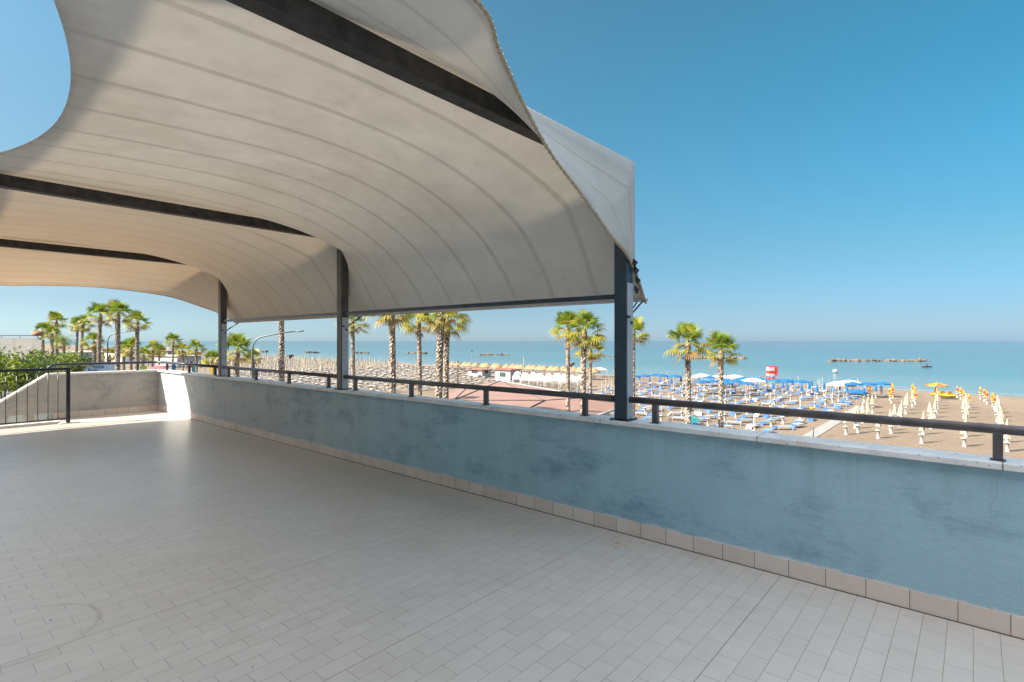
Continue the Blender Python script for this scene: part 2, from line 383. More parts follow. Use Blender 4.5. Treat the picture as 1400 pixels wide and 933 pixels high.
# ---------------------------------------------------------------- terrain and sea
def shore(y): return 125+.08*y
def build_ground():
    m=MB(); ys=[-3000,-1200,-500,-200,-100]+list(range(-60,460,20))+[520,600,800,1200,2000,4000]
    prof=[(-3000,GZ),(-400,GZ),(-60,GZ),(0,GZ),(46,GZ),(70,GZ),('s',-14,GZ),('s',-7,GZ-.02),('s',-3,GZ-.18),('s',0,GZ-.42),('s',8,GZ-1.0),('s',60,GZ-3)]
    rows=[]
    for y in ys:
        r=[]
        for p in prof:
            if p[0]=='s': r.append((shore(y)+p[1]+1.6*sin(y*.045)+.8*sin(y*.13),y,p[2]))
            else: r.append((p[0],y,p[1]))
        rows.append(r)
    n=len(prof)
    for r in rows: m.v+=r
    for i in range(len(rows)-1):
        for j in range(n-1):
            m.f.append((i*n+j,i*n+j+1,(i+1)*n+j+1,(i+1)*n+j)); m.m.append(0); m.sm.append(True)
    tag(m.build('beach_ground',M_sand),kind='structure')
build_ground()
m=MB(); m.face([(90,-25000,GZ-.40),(30000,-25000,GZ-.40),(30000,30000,GZ-.40),(90,30000,GZ-.40)]); 
tag(m.build('sea',M_sea),kind='structure')
rf=random.Random(5); m=MB()
for k in range(5):
    p0=None
    for y_ in range(-40,420,3):
        x_=shore(y_)+1.6*sin(y_*.045)+.8*sin(y_*.13)+.6+k*2.1+.5*sin(y_*.31+k*2); wd_=(.45 if k==0 else .22)*(.6+.5*sin(y_*.17+k*3))
        if wd_<.12: p0=None; continue
        q=((x_-wd_,y_,GZ-.392),(x_+wd_,y_,GZ-.392))
        if p0: m.face([p0[0],p0[1],q[1],q[0]])
        p0=q
tag(m.build('surf',plain('sea_foam',(.30,.32,.32),.6,.2,.8)),kind='structure')
m=MB(); m.box(16,27,-400,900,GZ-.05,GZ+.02); tag(m.build('road',M_asph),kind='structure')
m=MB()
for k in range(-40,90): m.box(21.42,21.56,k*9,k*9+3.5,GZ+.02,GZ+.024)
tag(m.build('road_marking',M_paint),kind='structure')
m=MB(); m.box(27,42,-400,900,GZ-.05,GZ+.14); m.box(12,16,-400,900,GZ-.05,GZ+.14); tag(m.build('promenade',M_pave),kind='structure')
m=MB(); m.box(44,88,11.1,12.3,GZ-.05,GZ+.05)
tag(m.build('beach_walkway',M_conc),kind='structure')
m=MB(); m.box(44,66,60,61.3,GZ-.05,GZ+.05); tag(m.build('beach_walkway',M_conc),kind='structure')

# ---------------------------------------------------------------- terrace
WX=3.84; BY=13.83; HOLE_X=2.0; HOLE_Y=12.95
m=MB(); m.box(-4,WX,-8,HOLE_Y,-.25,0); m.box(HOLE_X,WX,HOLE_Y,BY,-.25,0)
tag(m.build('terrace_floor',M_tiles),kind='structure')
def parapet():
    r=empty('parapet_wall',(WX,0,0)); tag(r,'long low blue plastered parapet along the seaward side under the stone coping','parapet wall')
    def P(o): o.location=(-WX,0,0); return o
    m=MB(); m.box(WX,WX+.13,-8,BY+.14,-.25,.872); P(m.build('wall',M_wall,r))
    m=MB(); m.box(WX-.05,WX+.17,-8,BY-.05,.872,.908); P(m.build('coping',M_coping,r,.004))
    m=MB(); m.box(WX-.012,WX-.0005,-8,BY-.012,.0005,.112); P(m.build('skirting',M_skirt,r))
    # dirt and grout line along the foot
    m=MB(); m.box(WX-.018,WX-.012,-8,BY-.012,.0005,.004); P(m.build('joint',M_wood,r))
parapet()
def backwall():
    r=empty('end_wall',(WX,BY,0)); tag(r,'grey plastered end wall with stone top sloping down beside the stairs','parapet wall')
    def P(o): o.location=(-WX,-BY,0); return o
    XS=1.95; XE=-2.6; SL=.72
    def ztop(x): return .872 if x>XS else .872-(XS-x)*SL
    m=MB(); y0,y1=BY,BY+.13
    pr=[(WX,-7.5),(WX,.872),(XS,.872),(XE,ztop(XE)),(XE,-7.5)]
    a=[(x,y0,z) for x,z in pr]; b=[(x,y1,z) for x,z in pr]
    m.face(a); m.face(b[::-1])
    for i in range(len(pr)):
        j=(i+1)%len(pr); m.face([a[j],a[i],b[i],b[j]])
    P(m.build('wall',M_wallback,r))
    m=MB(); m.box(XS,WX-.05,y0-.05,y1+.04,.872,.908)
    q=[(XS,.872),(XS,.908),(XE,ztop(XE)+.036),(XE,ztop(XE))]
    a=[(x,y0-.05,z) for x,z in q]; b=[(x,y1+.04,z) for x,z in q]
    m.face(a[::-1]); m.face(b)
    for i in range(4):
        j=(i+1)%4; m.face([a[i],a[j],b[j],b[i]])
    m.box(WX-.05,WX+.17,BY-.05,BY+.17,.873,.909)
    P(m.build('coping',M_coping,r))
    m=MB(); m.box(2.02,WX-.012,BY-.012,BY-.0005,.0005,.112); P(m.build('skirting',M_skirt,r))
backwall()
# stairs going down inland
r=empty('staircase',(HOLE_X,HOLE_Y,0)); tag(r,'concrete stairs going down beside the grey end wall','stairs')
m=MB()
for k in range(14):
    x1=HOLE_X-.002-k*.28; m.box(x1-.28,x1,HOLE_Y+.12,BY-.002,-7.4,-.18*(k+1))
o=m.build('steps',M_conc,r); o.location=(-HOLE_X,-HOLE_Y,0)
m=MB(); m.box(-4,HOLE_X-.001,HOLE_Y+.001,HOLE_Y+.118,-7.4,.05)
o=m.build('kerb',M_coping,r); o.location=(-HOLE_X,-HOLE_Y,0)
# stair guard railing
r=empty('stair_railing',(2.02,HOLE_Y+.02,0)); tag(r,'black iron railing with thin upright bars at the top of the stairs','railing')
X0,Y0=at(93,579,0); yr=Y0
r.location=(X0,Y0,0)
def lo(o): o.location=(-X0,-Y0,0); return o
m=MB(); m.box(X0-.03,X0+.03,yr-.03,yr+.03,.012,1.05); lo(m.build('post',M_rail_black,r,.004))
m=MB(); m.box(-3.9,X0-.03,yr-.022,yr+.022,1.005,1.05); lo(m.build('top_rail',M_rail_black,r,.003))
m=MB(); m.box(-3.9,X0-.03,yr-.012,yr+.012,.085,.105); lo(m.build('bottom_rail',M_rail_black,r))
k=0; xb=X0-.145
while xb>-3.8:
    m=MB(); m.tube([(xb,yr,.106),(xb,yr,1.004)],.0065,6); lo(m.build('baluster',M_rail_black,r)); xb-=.142
m=MB(); m.box(X0-.13,X0+.16,yr-.07,yr+.10,.0005,.014); lo(m.build('base_plate',M_coping,r))

# handrail on the parapet, in three runs between the canopy posts
PY=[2.16,6.35,10.35]; PX=3.885
rid=[0]
def railrun(y0,y1,supports,label,mat=M_rail,extra=None):
    r=empty('handrail',(PX,y0,.908)); tag(r,label,'handrail','dark tubular handrails fixed on the parapet coping')
    def lo(o): o.location=(-PX,-y0,-.908); return o
    pts=[(PX,y0,1.075),(PX,y1,1.075)]
    if extra: pts+=extra
    m=MB(); m.tube(pts,.026,14); lo(m.build('rail',mat,r))
    for (sx_,sy_) in supports:
        q=empty('support',(0,0,0)); bpy.data.objects.remove(q)
        m=MB(); m.box(sx_-.021,sx_+.021,sy_-.021,sy_+.021,.9085,1.06)
        s=lo(m.build('support',mat,r,.004))
        m=MB(); m.box(sx_-.032,sx_+.032,sy_-.032,sy_+.032,.9082,.913); f=m.build('foot_plate',M_rail_black,s)
railrun(-8,PY[0]-.062,[(PX,y) for y in (-6.0,-4.1,-2.1,-.10,1.88)],'handrail run nearest the camera, right of the end canopy post')
railrun(PY[0]+.062,PY[1]-.062,[(PX,y) for y in (2.53,3.71,4.90,6.05)],'handrail run between the nearest and the middle canopy posts')
railrun(PY[1]+.062,PY[2]-.062,[(PX,y) for y in (6.70,7.83,8.96,10.08)],'handrail run between the middle and the farthest canopy posts')
railrun(PY[2]+.062,13.55,[(PX,10.69),(PX,12.04),(PX,13.4)],'handrail run beyond the farthest post turning the corner above the end wall',M_rail_black,
        [(PX-.03,13.75,1.075),(PX-.12,13.86,1.075),(3.0,13.88,1.075),(2.1,13.88,1.075),(2.02,13.88,1.065),(1.97,13.88,1.03),(1.955,13.88,.91)])
# support on the end wall belongs to the corner run: add as its part
cr=[o for o in bpy.data.objects if o.name.startswith('handrail')][-1]
m=MB(); m.box(3.44,3.48,13.86,13.90,.9085,1.06); o=m.build('support',M_rail_black,cr); o.location=(-PX,-(PY[2]+.062),-.908)

# ---------------------------------------------------------------- canopy frame
def frame(k,y,lab):
    r=empty('canopy_frame',(PX,y,.908)); tag(r,lab,'canopy frame','steel posts with roof beams carrying the canopy')
    def lo(o): o.location=(-PX,-y,-.908); return o
    h=.055; g=.0015
    m=MB(); zt=2.86
    # dark post, paler strip laid over its near side face
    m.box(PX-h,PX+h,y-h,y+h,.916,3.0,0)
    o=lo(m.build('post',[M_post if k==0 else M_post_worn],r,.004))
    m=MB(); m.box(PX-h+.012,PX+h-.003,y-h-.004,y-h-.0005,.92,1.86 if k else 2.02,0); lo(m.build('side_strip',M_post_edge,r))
    m=MB(); m.box(PX-h-.03,PX+h+.03,y-h-.03,y+h+.03,.9083,.916); lo(m.build('base_plate',M_rail_black,r))
    for bx_,by_ in ((-1,-1),(-1,1),(1,-1),(1,1)):
        m=MB(); m.tube([(PX+bx_*(h+.015),y+by_*(h+.015),.916),(PX+bx_*(h+.015),y+by_*(h+.015),.926)],.008,6); lo(m.build('bolt',M_hook,r))
    m=MB(); m.box(-.1 if k<2 else -3.9,PX-h-.001,y-.05,y+.05,2.88,2.985); lo(m.build('beam',M_beam,r,.003))
    # outrigger strut that holds the hem tube, with hook and bolt
    m=MB(); m.tube([(PX+h,y-.02,1.72),(PX+.10,y-.025,1.78),(PX+.27,y-.03,1.885)],.007,6)
    m.tube([(PX+h,y+.02,1.72),(PX+.27,y+.02,1.885)],.006,6)
    lo(m.build('strut',M_hook,r))
    m=MB(); m.tube([(PX-h-.012,y-h-.012,1.745),(PX-h+.04,y-h-.012,1.745)],.011,8); lo(m.build('bolt',M_hook,r))
    m=MB(); m.tube([(PX+.02,y-h-.016,1.70),(PX+.02,y-h-.003,1.70)],.014,8)
    lo(m.build('bolt',M_hook,r))
    if k==0:
        m=MB()
        for zz,xx in ((2.19,0.0),(2.13,.025),(2.05,.05),(1.97,.03)):
            m.tube([(PX+h+xx-.03,y-h-.02,zz+.02),(PX+h+xx+.02,y-h-.025,zz),(PX+h+xx+.0,y-h-.02,zz-.025),(PX+h+xx-.03,y-h-.02,zz)],.011,6)
        lo(m.build('lacing_hook',M_hook,r))
    return r
frame(0,PY[0],'nearest canopy post in dark blue with its black roof beam')
frame(1,PY[1],'middle canopy post with its black roof beam')
frame(2,PY[2],'farthest canopy post with its thin looking black roof beam')
for a,b,lab in ((0,1,'thin dark bar under the canopy hem between the nearest and middle posts'),(1,2,'thin dark bar under the canopy hem between the middle and farthest posts')):
    m=MB(); m.box(PX-.02,PX+.02,PY[a]+.057,PY[b]-.057,1.895,1.935)
    tag(m.build('hem_bar',M_post if a==0 else M_rail,None,.003),lab,'bar')

# ---------------------------------------------------------------- canopy membrane
ZR=3.03; HX,HZm=4.17,1.90
def lerp(a,b,t): return a+(b-a)*t
def interp(pts,s):
    for i in range(len(pts)-1):
        if s<=pts[i+1][0] or i==len(pts)-2:
            t=(s-pts[i][0])/(pts[i+1][0]-pts[i][0]); t=max(0,min(1,t))
            return [lerp(p,q,t) for p,q in zip(pts[i][1:],pts[i+1][1:])]
def smooth_interp(pts,s):   # catmull-rom over (s, ...) keys
    n=len(pts)
    for i in range(n-1):
        if s<=pts[i+1][0] or i==n-2:
            s0,s1=pts[i][0],pts[i+1][0]; t=max(0,min(1,(s-s0)/(s1-s0)))
            p0=pts[max(i-1,0)]; p1=pts[i]; p2=pts[i+1]; p3=pts[min(i+2,n-1)]
            out=[]
            for k in range(1,len(p1)):
                d1=(p2[k]-p0[k])/max(p2[0]-p0[0],1e-6)*(s1-s0); d2=(p3[k]-p1[k])/max(p3[0]-p1[0],1e-6)*(s1-s0)
                t2,t3=t*t,t*t*t
                out.append((2*t3-3*t2+1)*p1[k]+(t3-2*t2+t)*d1+(-2*t3+3*t2)*p2[k]+(t3-t2)*d2)
            return out
S1=.70
MIDP=[(0,.5,2.93),(.12,1.1,2.97),(.27,1.85,2.99),(.42,2.55,2.93),(.56,3.1,2.78),(.68,3.5,2.58),(.79,3.80,2.35),(.89,4.02,2.12),(1,HX,HZm)]
def ridge(s,xin):            # profile over a beam: level to the corner, then straight down and out to the hem
    return interp([(0,xin,ZR),(S1,3.955,ZR+.02),(.92,3.965,2.2),(1,HX,HZm)],s)
def midprof(s,xin,n=2.15):
    # arch profile
    x,z=smooth_interp(MIDP,s)
    x=xin+(x-.5)*(HX-xin)/(HX-.5)
    return [x,z]
def grid_mesh(name,P,uvs,hemf,parent,mat):
    nu,ns=len(P),len(P[0]); m=MB()
    for row in P: m.v+= [tuple(p) for p in row]
    for i in range(nu-1):
        for j in range(ns-1):
            m.f.append((i*ns+j,(i+1)*ns+j,(i+1)*ns+j+1,i*ns+j+1)); m.m.append(0); m.sm.append(True)
    me=m.mesh(name,mat); uvl=me.uv_layers.new(name='UVMap')
    for poly in me.polygons:
        for li in poly.loop_indices:
            vi=me.loops[li].vertex_index; uvl.data[li].uv=uvs[vi//ns][vi%ns]
    at_=me.attributes.new('hem','FLOAT','POINT')
    at_.data.foreach_set('value',[hemf[i][j] for i in range(nu) for j in range(ns)])
    o=bpy.data.objects.new(name,me); COL.objects.link(o); o.parent=parent
    sd=o.modifiers.new('thickness','SOLIDIFY'); sd.thickness=.004; sd.offset=1
    return o
can=empty('tensile_canopy',(PX,PY[0],.908)); tag(can,'large off white tensile fabric canopy with curved seams stretched over three beams','canopy')
CLO=(-PX,-PY[0],-.908)
rnd=random.Random(3)
def bay(y0,y1,name):
    nu,ns=90,70; P=[];UV=[];H=[]
    L=y1-y0
    for i in range(nu+1):
        # denser near the beams
        u=i/nu; u=.5-.5*cos(pi*u); u=lerp(i/nu,u,.75); y=y0+L*u; d=min(y-y0,y1-y)
        xin=.653-.52*(2*u-1)**2
        w=exp(-d/.40)*.70+ .30*exp(-d/.10)
        row=[];uv=[];hh=[]
        for j in range(ns+1):
            s=j/ns
            r=ridge(s,xin); q=midprof(s,xin)
            ww=w*(1-.0*s)
            x=lerp(q[0],r[0],ww); z=lerp(q[1],r[1],ww)
            z+= -.05*sin(pi*u)*sin(pi*min(1,s*1.3))*(1 if s<.77 else 0)*0
            wr=.006*sin(y*31+s*5)*max(0,s-.9)*10 + .004*sin(s*60+y*3)*max(0,.06-s)*16
            row.append((x+wr,y,z)); uv.append((y-y0,s*4)); hh.append(max(0,1-s/.035,1-(1-s)/.05,0))
        P.append(row);UV.append(uv);H.append(hh)
    o=grid_mesh(name,P,UV,H,can,M_fabric); o.location=CLO
    return P
b1=bay(PY[0],PY[1],'fabric_bay'); b2=bay(PY[1],PY[2],'fabric_bay')
EDGE_N=[(0,.13,1.78,3.02),(.12,.9,1.52,2.99),(.24,1.56,1.545,2.95),(.36,1.80,1.636,2.88),(.47,2.05,1.686,2.71),(.57,2.35,1.746,2.57),(.67,2.75,1.818,2.45),(.79,3.2,1.874,2.27),(.92,3.86,2.09,2.20),(1,HX,2.12,1.90)]
def flap(yb,edge,name,sag,nv=26,xin=.13):
    ns=90; P=[];UV=[];H=[]
    for i in range(nv+1):
        v=i/nv; row=[];uv=[];hh=[]
        for j in range(ns+1):
            s=j/ns; r=ridge(s,lerp(xin,xin,0)); e=smooth_interp(edge,s)
            if edge[2][2]<yb:
                vv=max(0,(v-.04)/.96); y0_=yb-min(1,v/.04)*.064
            else: vv=v; y0_=yb
            q_=max(0,min(1,(s-.20)/.28)); q_=q_*q_*(3-2*q_)
            vz=vv**(1-.45*q_) if edge[2][2]<yb else vv
            x=lerp(r[0],e[0],vv); y=lerp(y0_,e[1],vv); z=lerp(r[1],e[2],vz)-sag*sin(pi*vv)*sin(pi*min(1,s/.95))-(.035*min(1,v/.04)*(1-vv) if edge[2][2]<yb else 0)
            row.append((x,y,z)); uv.append((v*(1.3 if edge[2][2]<yb else 3.4)+.12,s*4)); hh.append(max(0,1-(1-v)/.10,1-s/.03,1-(1-s)/.05))
        P.append(row);UV.append(uv);H.append(hh)
    if edge[2][2]<yb: P=P[::-1];UV=UV[::-1];H=H[::-1]
    o=grid_mesh(name,P,UV,H,can,M_fabric); o.location=CLO
flap(PY[0],EDGE_N,'fabric_end_flap',.05)
def ep(px,py,x):
    t=(px-700)/F; Y=x/(CS*t+SN); return (x,(-SN*t+CS)*Y,EYE+(HZ-py)/F*Y)
EDGE_F=[(0,-3.9,13.9,2.8),(.12,-2.2,13.85,2.72),(.26,-.4,13.75,2.65),(.40,*ep(0,390,1.22)),(.46,*ep(50,390.5,1.72)),(.55,*ep(118,392,2.4)),(.65,*ep(189,399,3.05)),(.74,*ep(236,407,3.5)),(.84,*ep(276,420,3.85)),(.92,*ep(298,428,4.06)),(1,HX,10.5,1.90)]
flap(PY[2],EDGE_F,'fabric_end_flap',.0,xin=-3.9)
# rope laced along the near free edge
m=MB(); pts=[smooth_interp(EDGE_N,j/160) for j in range(161)]
m.tube(pts,.008,6)
acc=0; last=Vector(pts[0])
for j in range(1,161):
    p=Vector(pts[j]); acc+=(p-last).length
    if acc>.028:
        acc=0; d=(p-last).normalized(); m.tube([p-d*.009+Vector((0,-.003,.002)),p+d*.009+Vector((0,.003,-.002))],.0095,6)
    last=p
o=m.build('edge_rope',M_rope,can); o.location=CLO
m=MB(); pts=[smooth_interp(EDGE_F,j/80) for j in range(81)]; m.tube(pts,.008,6); o=m.build('edge_rope',M_rope,can); o.location=CLO
m=MB(); m.tube([(HX,PY[0]-.07,HZm),(HX,PY[2]+.2,HZm)],.014,8); o=m.build('hem_tube',M_fabric,can); o.location=CLO

# ---------------------------------------------------------------- the house behind and to the left of the camera (it shades the terrace)
r=empty('house',(-4,-8,GZ)); tag(r,'pale rendered house rising on the inland side of the terrace','house')
def lo(o): o.location=(4,8,-GZ); return o
M_render=plain('pale_render',(.84,.82,.78),.85,.08,1)
m=MB(); m.box(-13,-4.01,-9,13.2,GZ,6.85); m.box(-12,-4.01,-9,5.1,6.851,7.65); lo(m.build('wall',M_render,r))  # unseen; heights stepped so sun reaches the canopy but not the terrace
m=MB(); m.box(-13,-4.01,5.101,13.2,6.851,6.90); m.box(-12,-4.01,-9,5.1,7.651,7.70); lo(m.build('roof',M_conc,r))
for yy in (-3,2.5,8):
    m=MB(); m.box(-4.03,-3.95,yy-.7,yy+.7,.02,2.3); w_=lo(m.build('door',M_white,r)); m=MB(); m.box(-3.95,-3.94,yy-.55,yy+.55,.15,2.15); m.build('pane',M_glass,w_)
    m=MB(); m.box(-4.03,-3.95,yy-.6,yy+.6,4.2,5.6); w_=lo(m.build('window',M_white,r)); m=MB(); m.box(-3.95,-3.94,yy-.5,yy+.5,4.3,5.5); m.build('pane',M_glass,w_)
r=empty('ground_floor_building',(WX,0,GZ)); tag(r,'rendered storey carrying the terrace above the street','building')
m=MB(); m.box(WX+.005,WX+.125,-8,BY+.125,GZ,-.26); m.box(-4,WX,-8.1,-7.9,GZ,-.26); m.box(-4,1.9,HOLE_Y-.2,HOLE_Y,GZ,-.26)
o=m.build('wall',M_render,r); o.location=(-WX,0,-GZ)

# ---------------------------------------------------------------- palms
def fan_leaf(m,base,az,el,Lp,R,mi,rd,nb=13,droop=.25):
    d=Vector((cos(el)*cos(az),cos(el)*sin(az),sin(el))); side=Vector((-sin(az),cos(az),0)); up=side.cross(d)*-1
    if up.z<0: up=-up
    tip=base+d*Lp+Vector((0,0,-.08*Lp)); 
    m.face([base-side*.02,base+side*.02,tip+side*.014,tip-side*.014],mi)
    tw=rd.uniform(-.5,.5); side=(side*cos(tw)+up*sin(tw)).normalized(); up=side.cross(d)*-1
    if up.z<0: up=-up
    for b in range(nb):
        a=(b/(nb-1)-.5)*radians(205)
        dd=(d*cos(a)+side*sin(a)).normalized()
        L=R*(1-.22*abs(a)/1.8)*rd.uniform(.85,1.1)
        fold=up*(.10*R*(1-abs(a)/1.8))
        w=side*cos(a)-d*sin(a); w=w*(.043*R/.8)
        p0=tip; p1=tip+dd*L*.55+fold*.4-Vector((0,0,droop*.15*L)); p2=tip+dd*L*.85-Vector((0,0,droop*L*.6)); p3=tip+dd*L-Vector((0,0,droop*L*1.25))
        m.face([p0,p1+w,p1-w],mi) if 0 else m.face([p0-w*.25,p0+w*.25,p1+w,p1-w],mi)
        m.face([p1-w,p1+w,p2+w*.5,p2-w*.5],mi); m.face([p2-w*.5,p2+w*.5,p3],mi)
def crown_mesh(seed,kind='fan'):
    rd=random.Random(seed); m=MB(); N=30
    if kind=='fan':
        for i in range(N):
            f=i/N; el=radians(80-112*f+rd.uniform(-13,13)); az=i*2.399+rd.uniform(-.45,.45)
            mi=0 if f<.52 else (1 if f<.86 else 2)
            if rd.random()<.2: mi=min(1,mi+1) if f<.7 else mi
            fan_leaf(m,Vector((0,0,.15-.45*f)),az,el,rd.uniform(.60,1.0)*(1.0 if f<.8 else .7),rd.uniform(.66,.88)*(1 if f<.8 else .75),mi,rd,nb=15,droop=.16+.34*f)
    else:
        for i in range(46):
            f=i/46; el0=radians(78-95*f+rd.uniform(-8,8)); az=i*2.399; L=rd.uniform(1.5,1.9); mi=0 if f<.75 else 1
            p=Vector((0,0,0)); el=el0; prev=p; n=9
            for k in range(n):
                d=Vector((cos(el)*cos(az),cos(el)*sin(az),sin(el))); q=p+d*(L/n); side=Vector((-sin(az),cos(az),0))
                for sg in (-1,1):
                    for h in (0,.5):
                        b=p+(q-p)*h; ln=.34*sin(pi*min(.97,(k+1+h)/(n+1)))**.6
                        t=b+side*sg*ln*.8+d*ln*.55-Vector((0,0,.08)); m.face([b,b+d*.045,t],mi)
                m.face([p-side*.015,p+side*.015,q+side*.012,q-side*.012],mi)
                p=q; el-=radians(11)
    # skirt of old leaf bases
    m.lathe([(.04,.22),(.13,.05),(.17,-.25),(.15,-.5)],10,2,wob=.2)
    return m.mesh('crown',M_frond)
crowns=[crown_mesh(s) for s in (1,2,3,4)]; feather=crown_mesh(9,'feather')
def trunk_mesh(H,r,seed):
    rd=random.Random(seed); m=MB(); n=12; K=max(14,int(H/.11)); i0=0
    bx,by=rd.uniform(-.3,.3),rd.uniform(-.3,.3)
    for k in range(K+1):
        t=k/K; z=t*H; rr=r*(1.5-.5*min(1,t*6))*(1.0-.10*t); ox,oy=bx*t*(1-t)*2,by*t*(1-t)*2
        for j in range(n):
            a=2*pi*j/n; q=rr*(1+(.16 if (j+k)%2 else -.04)*rd.uniform(.3,1.2)); m.v.append((ox+q*cos(a),oy+q*sin(a),z))
    for k in range(K):
        for j in range(n):
            m.f.append((k*n+j,k*n+(j+1)%n,(k+1)*n+(j+1)%n,(k+1)*n+j)); m.m.append(0); m.sm.append(False)
    return m.mesh('trunk',M_bark)
def palm(px,py,Y,rad,r,lab,ci=None,grp=None,kind='fan',gz=GZ+.1):
    x,y=far(px,Y); zc=hgt(py,Y); o=empty('palm_tree',(x,y,gz),random.uniform(0,6.28))
    tag(o,lab,'palm tree',grp)
    H=zc-gz
    t=bpy.data.objects.new('trunk',trunk_mesh(H,r,int(px))); COL.objects.link(t); t.parent=o
    me=feather if kind=='feather' else crowns[ci if ci is not None else int(px)%4]
    c=bpy.data.objects.new('crown',me); COL.objects.link(c); c.parent=o; c.location=(0,0,H); s=rad*Y/F/(1.38 if kind=='fan' else 1.55); c.scale=(s,s,s)
    return o
P='palms along the promenade'
palm(940,470,36,31,.19,'tall palm left of the two standing right of the nearest canopy post',0,P)
palm(986,481,40,28,.19,'slightly lower palm, right of the two right of the nearest canopy post',2,P)
palm(866,456,43,24,.16,'palm partly hidden just right of the nearest canopy post',1,P)
palm(799,455,36,31,.19,'tall full palm just left of the nearest canopy post',3,P)
palm(776,450,45,26,.18,'thin palm behind and left of the full palm by the nearest post',0,P)
palm(807,480,52,22,.15,'low palm crown showing behind the full palm by the nearest post',1,P)
palm(604,428,31,38,.21,'thick trunked palm with crown cut by the canopy hem, between posts',2,P)
palm(612,440,37,30,.20,'palm directly behind the thick trunked one between posts',3,P)
palm(572,440,41,27,.17,'palm with bright green crown just under the dark hem bar',0,P)
palm(535,422,34,38,.20,'palm with crown hidden above the hem bar right of the middle post',1,P)
palm(482,442,48,23,.17,'slim palm just right of the middle canopy post',2,P)
palm(384,408,37,30,.19,'bare looking palm trunk behind the curved street lamp',3,P)
o=palm(324,480,36,26,.17,'short young palm with erect green leaves right of the farthest post',0)
palm(346,490,44,14,.12,'small low palm at the foot of the curved street lamp',1)
L='palms beyond the end wall'
palm(58,452,80,12,.20,'leftmost palm, beside the roof end of the neighbouring house',0,L)
palm(77,440,82,15,.22,'taller dark crowned palm second from the left behind the house',1,L)
palm(71,457,78,12,.22,'palm with thick trunk under the tall dark crowned one',2,L)
palm(78,470,88,10,.18,'low thin palm between the thick trunked and the feathery palms',3,L)
palm(87,466,70,15,.20,'feathery leaved palm with arching fronds above the bushes',0,L,'feather')
palm(106,446,80,13,.18,'left one of the close pair of slim palms',1,L)
palm(113,444,74,15,.19,'right one of the close pair of slim palms',2,L)
palm(128,468,68,15,.26,'short stout palm right of the slim pair',3,L)
palm(137,432,58,19,.20,'tall palm left of the tallest palm above the end wall',0,L)
palm(161,430,54,20,.24,'tallest palm above the end wall, behind the far street lamp arm',2,L)
palm(188,441,58,18,.20,'tall palm right of the far street lamp',1,L)
palm(150,486,95,11,.2,'low palm beside the far street lamp pole',3,L)
palm(169,480,75,15,.2,'bushy low palm left in the clump between the tall trunks',0,L)
palm(179,477,72,16,.2,'bushy low palm right in the clump between the tall trunks',2,L)
palm(196,486,88,11,.2,'dark low palm behind the right tall trunk',3,L)
palm(209,478,95,14,.2,'palm above the pink awning',1,L)
palm(218,481,100,11,.18,'smaller palm right of the one above the pink awning',0,L)
palm(237,468,95,13,.17,'slim lone palm near the wall corner',2,L)
palm(249,480,105,12,.17,'lower palm between the two slim ones near the wall corner',3,L)
palm(268,477,85,14,.18,'slim palm left of the farthest canopy post',1,L)
palm(290,492,80,14,.17,'low palm half hidden behind the farthest canopy post',0,L)

# ---------------------------------------------------------------- leafy trees left
def leafy(px,py,Y,rx,rz,n,lab,seed):
    rd=random.Random(seed); x,y=far(px,Y); zc=hgt(py,Y); H=zc-GZ
    o=empty('leafy_tree',(x,y,GZ)); tag(o,lab,'tree','leafy trees below the stairs')
    m=MB(); m.tube([(0,0,0),(.1,0,H*.35),(0,.1,H*.6)],[.2,.16,.12],8)
    for k in range(7):
        a=k*.9; m.tube([(0,.1,H*.5),(rx*.3*cos(a),rx*.3*sin(a),H*.75),(rx*.65*cos(a),rx*.65*sin(a),H+rz*.1*(k%3-1))],[.09,.06,.02],6)
    m.build('trunk',M_wood,o)
    m=MB(); cl=[(rd.uniform(-1,1)*rx*.75,rd.uniform(-1,1)*rx*.75,rd.uniform(-.9,.7)*rz,rd.uniform(.35,.65),rd.random()<.5) for _ in range(34)]
    for _ in range(n):
        c=rd.choice(cl); v=Vector((rd.gauss(0,1),rd.gauss(0,1),rd.gauss(0,.8))).normalized()*c[3]*rd.uniform(.55,1.1)
        p=Vector((c[0],c[1],H+c[2]))+v
        a=Vector((rd.gauss(0,1),rd.gauss(0,1),rd.gauss(0,1))).normalized(); b=a.cross(Vector((rd.gauss(0,1),rd.gauss(0,1),rd.gauss(0,1)))).normalized()
        s=rd.uniform(.05,.10); m.face([p-a*s,p-b*s*.5,p+a*s,p+b*s*.5],1 if c[4] else 0)
    m.build('crown',M_leafd,o)
leafy(10,508,24,1.5,.75,3800,'leafy dark tree left of the others, under the house balcony',1)
leafy(40,506,27,1.4,.55,3400,'leafy tree with gaps above the sloping stone top',2)
leafy(78,497,30,1.3,.65,3400,'bright green tree filling the gap right of the house',3)
leafy(97,500,34,.9,.5,2200,'light green tree right of the bright one, behind the stair railing post',4)
leafy(66,512,40,1.6,.8,2600,'tree lower down behind the bright green one',5)
leafy(-30,500,26,1.6,1.0,2500,'tree at the left edge below the balcony',6)

